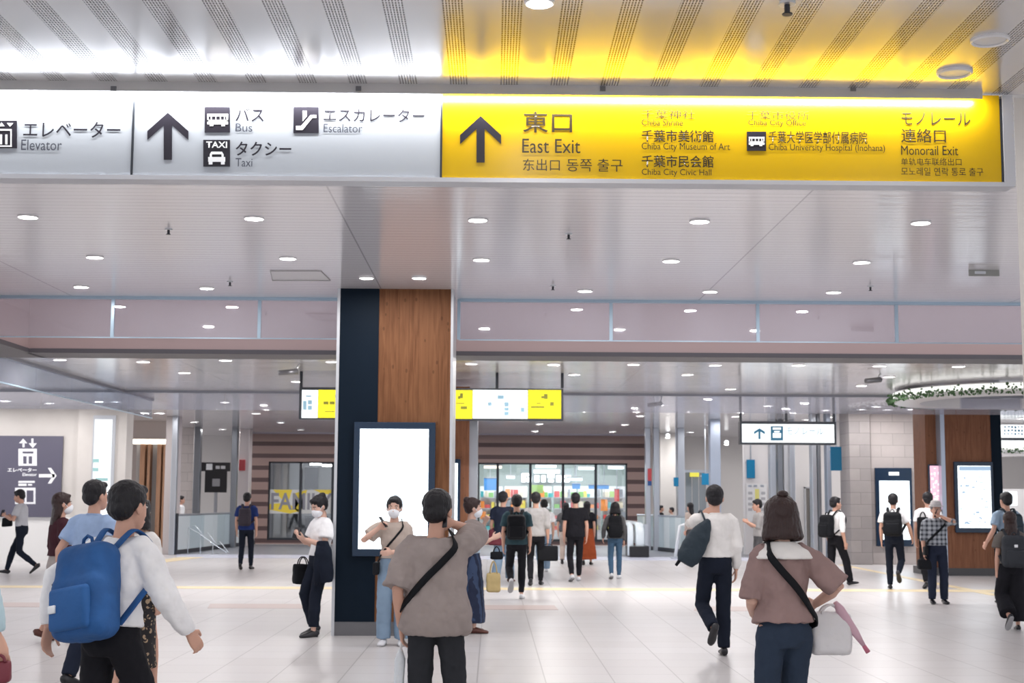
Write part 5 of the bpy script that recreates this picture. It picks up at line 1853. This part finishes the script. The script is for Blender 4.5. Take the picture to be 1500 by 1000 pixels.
# ---- front row
P = person('person in a white sweater with a blue backpack striding to the right in front', 170, 7.4, 700, 31, 'walk', ((.10, -.25, -.43, .5, -1, .2), (.13, .22, -.41, .6, -.9, -.3)), lean=7, head=(0, 6), sex='f', hair='short',
           topwear=T(C_white, name='sweater', sleeve='long', hem=.07, off=.032, sw=1.12, fold=.028), bottom=Bt('straight', C_black, waist=.13), vox=NEAR)
backpack(P, 'bright blue backpack on the person in the white sweater', B_blue, .17, .245, .10, .225, .015, B_blue2, patch=(-.55, -.35), rot=-10)

P = person('person in an oversized taupe shirt holding a phone to the right ear', 640, 8.5, 713, 6, ((.03, .05, 0, 0), (.045, -.04, 0, 6)), ((.045, .0, -.50), (-.085, .07, .14, .55, 1, -.22, (-1, 0.1, .2), .75)), head=(12, 3), hair='short',
           topwear=T(C_taupe, sleeve='half', hem=-.08, off=.040, flare=.055, sw=1.12, fold=.036), bottom=Bt('straight', C_charc), shoes=S_black, vox=NEAR)
crossbag(P, 'black strap bag worn across the back of the taupe shirt', B_black, 'R', off=.062, bsize=(.09, .03, .08), front=70)
phone(P, 'dark phone held to the ear by the person in the taupe shirt', 'R', (0, .3, 1))
s = P.s; hL = P.J['hanL']
t, add = carried(P, 'umbrella', 'pale closed umbrella hanging from the left hand of the person in taupe', 'umbrella', hL + V3((0, 0, -.86)) * s)
bm = bmesh.new(); bm_tube(bm, [hL + V3(q) * s for q in ((-.004, .02, .035), (0, .05, .055), (0, .075, .03), (0, .06, 0))][::-1] + [hL + V3((0, 0, .03)) * s, hL + V3((-.01, 0, -.08)) * s], [.009 * s] * 6, seg=8); add('handle', bm, M_white)
tipv = hL + V3((-.05, .0, -.86)) * s
bm = bmesh.new(); bm_tube(bm, [hL + V3((-.008, 0, -.06)) * s, hL + V3((-.012, 0, -.12)) * s, hL + V3((-.025, 0, -.45)) * s, hL + V3((-.046, 0, -.8)) * s, tipv], [.012 * s, .034 * s, .030 * s, .014 * s, .006 * s], seg=10); add('canopy', bm, mat('umbrella_film', (.70, .74, .78), .25, bump=.5, bscale=30))

P = person('woman in rose brown top with a brown bob, shopping bags on her arm', 1146, 8.1, 722, -8, 'step', ((.0, .20, -.36), (.11, .13, -.30, .8, -.7, -.3)), lean=3, twist=4, width=.86, head=(-4, 2), sex='f', hair='bob', hairm=M_hairbr, skin=SKIN2,
           topwear=T(C_brown, name='sweater', sleeve='half', hem=.06, off=.030, flare=.06, sw=1.08, fold=.035), bottom=Bt('straight', C_jeansd, waist=.13), vox=NEAR)
s = P.s
bm = bmesh.new(); bm_tube(bm, [P.tc(.435), P.tc(.485), P.tc(.54)], [(.205 * s, .150 * s), (.165 * s, .125 * s), (.085 * s, .08 * s)], ref=P.J['rt'], seg=20)
o = link('yoke', bm, C_offw, P.root); organic(o, .01, 3, .012, .08)
o['label'] = 'off white collar yoke'
bm = bmesh.new(); bm_ell(bm, (.0, -.05, .125), (.032, .03, .022), P.H, 12, 8); o = link('hair_knot', bm, M_hairbr, P.root, True)
crossbag(P, 'dark strap bag worn across the back of the rose brown top', B_black, 'L', off=.066, bsize=(.1, .035, .08), front=60)
fa = lerp(P.J['elbR'], P.J['wriR'], .75)
handbag(P, 'large white shopping bag hanging from the arm of the woman in rose brown', B_white, 'R', (.125, .06, .13), .05, name='shopping_bag', at_=fa + V3((.05, -.02, -.02)) * s, axis='r', soft=.02)
t, add = carried(P, 'pink_umbrella', 'pink folded umbrella beside the white shopping bag of the woman in rose brown', 'umbrella', fa + V3((.27, -.06, -.30)) * s)
pa, pb = fa + V3((.07, -.05, -.01)) * s, fa + V3((.27, -.06, -.31)) * s
bm = bmesh.new(); bm_tube(bm, [pa, lerp(pa, pb, .15), lerp(pa, pb, .6), lerp(pa, pb, .88)], [.014 * s, .030 * s, .026 * s, .012 * s], seg=10); add('canopy', bm, mat('umbrella_pink', (.62, .40, .48), .6, bump=.4, bscale=20))
bm = bmesh.new(); bm_tube(bm, [lerp(pa, pb, .86), pb], [.013 * s, .016 * s], seg=8); add('handle', bm, mat('umbrella_handle', (.55, .16, .24), .4))

P = person('person at the left edge in a pale blue top, mostly outside the picture', -50, 6.4, 700, 262, 'walk', ((.16, -.30, -.36, .8, -1, .2), (.05, .2, -.44)), lean=10, sex='f', hair='bob',
           topwear=T(cloth('pale_aqua', (0.42, 0.56, 0.62)), sleeve='long', sw=1.2, hem=-.02, off=.03), bottom=Bt('skirt', C_floral, hem=.35, w=.24), vox=NEAR)
handbag(P, 'dark red patterned bag in the hand at the left picture edge', B_wine, 'L', (.05, .03, .05), .03, axis='f')

# ---- left group
P = person('man in a light blue short-sleeved shirt half hidden by the white sweater', 135, 12.2, 700, 28, ((-.01, -.12, 0, 10), (0, .16, 0, 0)), ((.07, -.10, -.49), (.05, .08, -.48)), lean=3, head=(10, 0), topwear=T(C_ltblue, sleeve='short', hem=.05, off=.03, collar=1), bottom=Bt('straight', C_navy), vox=MID)
handbag(P, 'black shoulder bag in the left hand of the man in light blue', B_black, 'L', (.14, .05, .14), .04, axis='r')
P = person('woman with long dark hair and a mask in a maroon top and greige skirt', 90, 16.0, 719, 62, 'step', ('hang', 'fwd'), sex='f', hair='long', hairm=M_hairbr, mask=True, topwear=T(C_maroon, sleeve='roll', hem=.08, off=.03, sw=1.2, flare=.02), bottom=Bt('skirt', C_greige, hem=.22, w=.21), shoes=S_brown, vox=MID)
P = person('person in a white top and black floral skirt behind the white sweater', 204, 11.4, 726, 25, 'step', ('hang', 'hang'), sex='f', hair='bob', topwear=T(C_offw, sleeve='short', hem=.08, off=.03, sw=1.15), bottom=Bt('skirt', C_floral, hem=.28, w=.2), vox=MID)
P = person('man in a pale grey shirt and black trousers striding left past the lift board', 34, 29.6, 716, 272, 'walk', ((-.02, .26, -.16), (-.02, .24, -.2)), lean=4, head=(0, 14), topwear=T(cloth('pale_grey', (.50, .51, .55)), sleeve='short', hem=.08, collar=1), bottom=Bt('slim', C_dknavy), vox=FAR)
handbag(P, 'small black bag held at the chest by the man striding left', B_black, 'R', (.1, .05, .09), .02, axis='f', soft=0)
phone(P, 'pale phone held up by the man striding left', 'L')
P = person('man in a dark blue tee with a backpack walking towards the striped wall', 362, 32.0, 720, 2, 'step', ('hang', 'hang'), topwear=T(C_blue, sleeve='short', hem=-.02, off=.03), bottom=Bt('slim', C_dknavy), vox=FAR)
backpack(P, 'dark plum backpack on the man in the dark blue tee', mat('bag_plum', (0.03, 0.022, 0.035), .7), .135, .2, .07)
P = person('tiny man in a white shirt behind the left balustrade', 265, 43.5, 725, 80, 'stand', ('hang', 'fwd'), topwear=T(C_white, sleeve='roll', hem=.08), bottom=Bt('slim', C_black), vox=FAR)

# ---- at the pillar
P = person('woman in a white blouse and mask leaning on the pillar and reading her phone', 470, YC - .05, 725, 236, ((.02, .12, 0, 0), (-.01, .02, 0, 12)), ((-.07, .27, -.21, .5, -.6, -.7, (-.4, -.4, .8), .7), (-.075, .27, -.19, .5, -.6, -.7, (-.4, -.4, .8), .7)), lean=-3, head=(-8, 24), sex='f', hair='bun', mask=True, skin=SKIN2,
           topwear=T(C_white, name='blouse', sleeve='short', hem=.06, off=.03, sw=1.25, collar=1), bottom=Bt('straight', C_dknavy, waist=.14, len=.9), shoes=S_heel, vox=MID)
phone(P, 'phone held in both hands by the leaning woman in the white blouse', 'R', (0, -.2, 1))
J = P.J
handbag(P, 'black handbag hanging from the forearm of the leaning woman', B_black, 'L', (.13, .05, .125), .09, at_=lerp(J['elbR'], J['wriR'], .25) + V3((.04, 0.02, -.16)), axis='f')
t, add = carried(P, 'folded_jacket', 'dark navy jacket hung over the arm of the leaning woman', 'jacket', J['elbL'] + V3((0, 0, -.42)))
bm = bmesh.new(); e_ = J['elbL']; bm_tube(bm, [e_ + V3((0, .02, .05)), e_ + V3((-.02, .02, -.08)), e_ + V3((-.02, 0, -.28)), e_ + V3((-.02, -.02, -.42))], [(.05, .07), (.06, .11), (.055, .12), (.045, .09)], ref=J['rt'], seg=16)
add('jacket_body', bm, C_dknavy, True, .011, 3, .02, .08)
bm = bmesh.new(); bm_tube(bm, [e_ + V3((-.01, .07, .0)), e_ + V3((-.02, .1, -.2)), e_ + V3((-.02, .09, -.44))], [.035, .04, .035], seg=10); add('jacket_sleeve', bm, C_dknavy)

P = person('woman in a beige tee, jeans and mask facing us before the bright screen', 578, 15.75, 725, 182, 'stand', ((-.16, .20, -.30, .6, -.8, -.3), (.02, .16, -.02, 1, -.2, -.8, (-.5, .5, .2), .6)), head=(0, 4), sex='f', hair='bun', mask=True, skin=SKIN2,
           topwear=T(C_beige, sleeve='short', hem=.09, off=.028, sw=1.2), bottom=Bt('baggy', C_jeans, waist=.16), shoes=S_white, vox=MID)
crossbag(P, 'thin black strap bag across the beige tee of the woman before the screen', B_black, 'L', w=.012, off=.036)
phone(P, 'phone raised by the woman in the beige tee', 'R')
P = person('masked woman in a pale blue top and long navy striped skirt facing right', 691, 17.2, 727, 84, 'stand', ((.06, .20, .04, .8, -.2, -.8, (-1, 0, 0), .6), (.02, .26, -.17, .4, -.6, -.8)), head=(0, 4), sex='f', hair='bun', hairm=M_hairbr, mask=True, skin=SKIN2,
           topwear=T(cloth('ice_blue', (.55, .66, .76)), sleeve='short', hem=.1, off=.026, sw=1.2), bottom=Bt('skirt', C_stripe, hem=.13, w=.23), shoes=S_brown, vox=MID)
handbag(P, 'tan tote bag beside the long navy striped skirt', B_tan, 'R', (.09, .05, .125), .14, at_=P.J['hanR'] + V3((.06, -.06, -.30)), axis='f', name='tote_bag')
handbag(P, 'small black bag on the arm of the woman in the striped skirt', B_black, 'R', (.08, .04, .05), .06, at_=P.J['hanR'] + V3((.02, -.02, -.13)), axis='f', soft=0)

# ---- middle crowd walking away
P = person('man in a dark teal tee with a black backpack walking towards the bright shop', 757, 23.0, 722, 2, 'liftl', ('hang', 'hang'), topwear=T(C_teal, sleeve='short', hem=-.02, off=.032), bottom=Bt('slim', C_black, len=.93), shoes=S_white, vox=MID)
backpack(P, 'black backpack on the man in the dark teal tee', B_black, .15, .21, .08)
P = person('man in a grey shirt carrying a black bag behind the teal tee', 785, 26.6, 719, 4, 'step', ('hang', 'hang'), topwear=T(C_grey, sleeve='roll', hem=.0, off=.035), bottom=Bt('slim', C_black), vox=FAR)
handbag(P, 'black briefcase in the right hand of the man in the grey shirt', B_black, 'R', (.19, .06, .14), .04, axis='r', name='briefcase', soft=0)
P = person('person in a navy top and pale jeans left of the dark teal tee', 737, 27.5, 718, 20, 'step', ('hang', 'strap'), topwear=T(C_navy, sleeve='short', hem=-.02, off=.04), bottom=Bt('baggy', C_jeans), shoes=S_brown, vox=FAR)
handbag(P, 'wine red bag at the side of the person in the navy top', B_wine, 'L', (.14, .06, .15), .05, at_=P.J['hanL'] + V3((.1, -.1, .28)), axis='r')
P = person('person in a white tee and light jeans further off, right of the grey shirt', 797, 31.5, 730, -6, 'step', ('hang', 'hang'), topwear=T(C_white, sleeve='short', hem=-.02, off=.03), bottom=Bt('baggy', C_jeans), shoes=S_white, vox=FAR)
P = person('man dressed all in black with white sneakers walking towards the bright shop', 843, 28.0, 720, -3, 'step', ('hang', 'hang'), topwear=T(C_black, sleeve='short', hem=-.05, off=.036), bottom=Bt('slim', C_black, len=.94), shoes=S_white, vox=FAR)
P = person('person in a dark top and beige trousers just left of the man in black', 829, 35.5, 735, 10, 'step', ('hang', 'hang'), topwear=T(C_dgrey, sleeve='short', hem=.0, off=.03), bottom=Bt('straight', C_beige), vox=FAR)
P = person('woman in a long rust red skirt just right of the man in black', 860, 35.0, 733, 8, 'step', ('hang', 'hang'), sex='f', hair='long', topwear=T(C_black, sleeve='short', hem=.08, off=.03), bottom=Bt('skirt', C_rust, hem=.16, w=.27), vox=FAR)
P = person('person in a grey jacket and jeans with a long black backpack', 901, 28.9, 734, 4, 'step', (( .12, .05, -.46), 'hang'), sex='f', hair='bob', topwear=T(C_dgrey, name='jacket', sleeve='long', hem=.0, off=.03), bottom=Bt('slim', C_jeansm), shoes=S_white, vox=FAR)
backpack(P, 'long black backpack on the person in jeans', B_black, .15, .25, .08)
for i, (a, b, c_) in enumerate(((968, 739, C_black), (984, 742, C_greige))):
    person(('tiny distant person in black behind the right balustrade', 'tiny distant person in greige behind the right balustrade')[i], a, 48.0, b, (90, -80)[i], 'stand', ('hang', 'hang'), topwear=T(c_, sleeve='roll', hem=.05), bottom=Bt('slim', C_black), vox=FAR)
person('dark-haired woman in a beige cardigan behind the bag of the man in white', 1011, 38.5, 735, -40, 'stand', ('hang', 'hang'), sex='f', hair='long', topwear=T(C_beige, name='cardigan', sleeve='long', hem=.0), bottom=Bt('slim', C_dgrey), vox=FAR)
person('person in a grey top looking left behind the brown bob', 1111, 29.5, 730, -95, 'stand', ('phone', 'phone'), head=(0, 10), hair='short', topwear=T(C_grey, sleeve='roll', hem=.0), bottom=Bt('slim', C_dgrey), vox=FAR)

# ---- right side
P = person('man in white shirt walking away with a large bag on his left shoulder', 1047, 14.8, 708, -4, 'liftl', ((-.06, .08, .05, 1.0, -.1, -.9), 'hang'), head=(8, 0), topwear=T(C_offw, sleeve='long', hem=.08, off=.028, collar=1), bottom=Bt('straight', C_dknavy, waist=.12, belt=1), vox=MID)
s = P.s; J = P.J
c = P.tc(.25) + V3((-.215, -.13, 0)) * s
t, add = carried(P, 'garment_bag', 'large dark teal bag slung from the left shoulder of the man in white', 'bag', c - V3((0, 0, .3)) * s)
rx_ = (V3((1, 0, 0)) + V3((0, 0, -.1))).normalized(); upv = (V3((.50, .05, .86))).normalized(); rv = (V3((1, 0, 0)) - upv * upv.x).normalized(); fv = upv.cross(rv)
bm = bmesh.new(); bm_tube(bm, [c + upv * a * s for a in (-.27, -.2, -.08, .06, .17, .25)], [(.085 * s, .05 * s), (.12 * s, .065 * s), (.125 * s, .07 * s), (.11 * s, .06 * s), (.07 * s, .045 * s), (.02 * s, .02 * s)], ref=rv, seg=18); add('bag_body', bm, B_dnavy, True, .011, 3, .015, .08)
bm = bmesh.new(); bm_tube(bm, smooth_path([c + upv * .22 * s + rv * -.03 * s, J['shoL'] + V3((.02, -.03, .085)) * s, J['shoL'] + V3((.02, .08, .05)) * s, c + upv * .18 * s + V3((0, .12, 0)) * s], 3), [.011 * s] * 10, seg=8); add('shoulder_strap', bm, B_dnavy)
bm = bmesh.new(); bm_tube(bm, [c - upv * .25 * s + rv * -.06 * s, c - upv * .33 * s + rv * -.07 * s], [.02 * s, .015 * s], seg=8); add('strap_end', bm, B_black)

P = person('man in a white shirt with a black backpack striding past the stone pillar', 1222, 27.0, 726, 60, 'walk', ('hang', 'hang'), lean=2, head=(15, 0), topwear=T(C_white, sleeve='roll', hem=.08, collar=1), bottom=Bt('straight', C_black), vox=FAR)
backpack(P, 'black backpack on the man striding past the stone pillar', B_black, .15, .22, .09, .25)
P = person('man in a white shirt with a black backpack in front of the stone pillar screen', 1308, 26.0, 721, 20, 'lift', (('hang'), (.14, .12, -.46)), topwear=T(C_white, sleeve='short', hem=.08, collar=1, sw=1.15), bottom=Bt('slim', C_dknavy), vox=FAR)
backpack(P, 'large black backpack on the man before the stone pillar screen', B_black, .16, .22, .09, .26)
P = person('man in a white shirt partly hidden behind the checked shirt', 1359, 26.2, 719, 8, 'step', ('hang', 'hang'), topwear=T(C_white, sleeve='short', hem=.08, collar=1), bottom=Bt('slim', C_black), vox=FAR)
handbag(P, 'black bag hanging at the back of the man behind the checked shirt', B_black, 'L', (.1, .06, .2), .1, at_=P.tc(.47) + V3((-.12, -.15, .0)), axis='r', name='shoulder_bag')
P = person('man in a checked shirt and pale hat facing us, camera at his face', 1370, 22.4, 733, 184, 'stand', ((-.12, .15, .10, 1, .1, -.6, (-.6, -.3, .5), .8), ('hang')), head=(0, 3), topwear=T(C_check, sleeve='roll', hem=.07, off=.034, collar=1), bottom=Bt('straight', C_navy, waist=.13), shoes=S_black, vox=MID, hairm=mat('hair_grey', (.22, .21, .21), .6))
bm = bmesh.new()
bm_tube(bm, [P.H @ V3(q) for q in ((0, -.005, .05), (0, -.005, .075), (0, -.008, .125), (0, -.008, .14))], [(.096 * P.s, .108 * P.s), (.094 * P.s, .104 * P.s), (.080 * P.s, .088 * P.s), (.05 * P.s, .055 * P.s)], ref=P.H.to_3x3() @ V3((1, 0, 0)), seg=20)
bm_tube(bm, [P.H @ V3((0, 0.005, .046)), P.H @ V3((0, 0.005, .060))], [(.13 * P.s, .145 * P.s), (.112 * P.s, .13 * P.s)], ref=P.H.to_3x3() @ V3((1, 0, 0)), seg=24)
o = link('hat', bm, cloth('hat_grey', (.52, .50, .50)), P.root, True)
handbag(P, 'black camera bag in the right hand of the man in the checked shirt', B_black, 'R', (.12, .07, .09), .03, axis='r', soft=0)
crossbag(P, 'dark strap bag across the checked shirt', B_black, 'L', w=.018, off=.05)
phone(P, 'small black camera held to the face by the man in the checked shirt', 'L')
P = person('man in a light blue shirt behind the girl with the grey backpack', 1474, 22.5, 719, -14, 'stand', ((.14, .10, -.44), 'hang'), topwear=T(cloth('dusty_blue', (.30, .40, .52)), sleeve='short', hem=.0, off=.034), bottom=Bt('slim', C_navy), vox=FAR)
backpack(P, 'dark navy backpack on the man in light blue at the right edge', B_dnavy, .13, .21, .07)
P = person('girl with a grey backpack and wide black trousers at the right edge', 1478, 17.75, 747, 6, ((.0, -.14, .02, 50), (0, .06, 0, 0)), ('hang', (.06, .1, -.47)), sex='f', hair='long', hairm=M_hairbr, topwear=T(C_brgrey, sleeve='short', hem=.06, off=.034, sw=1.25), bottom=Bt('wide', C_black, waist=.15, len=.86), shoes={'m': M_black, 'sole': mat('sole_grey', (.35, .35, .36), .7)}, vox=MID)
backpack(P, 'grey backpack with a white patch on the girl in wide black trousers', B_grey, .175, .235, .095, .24, patch=(-.05, .35))

bake_pending()
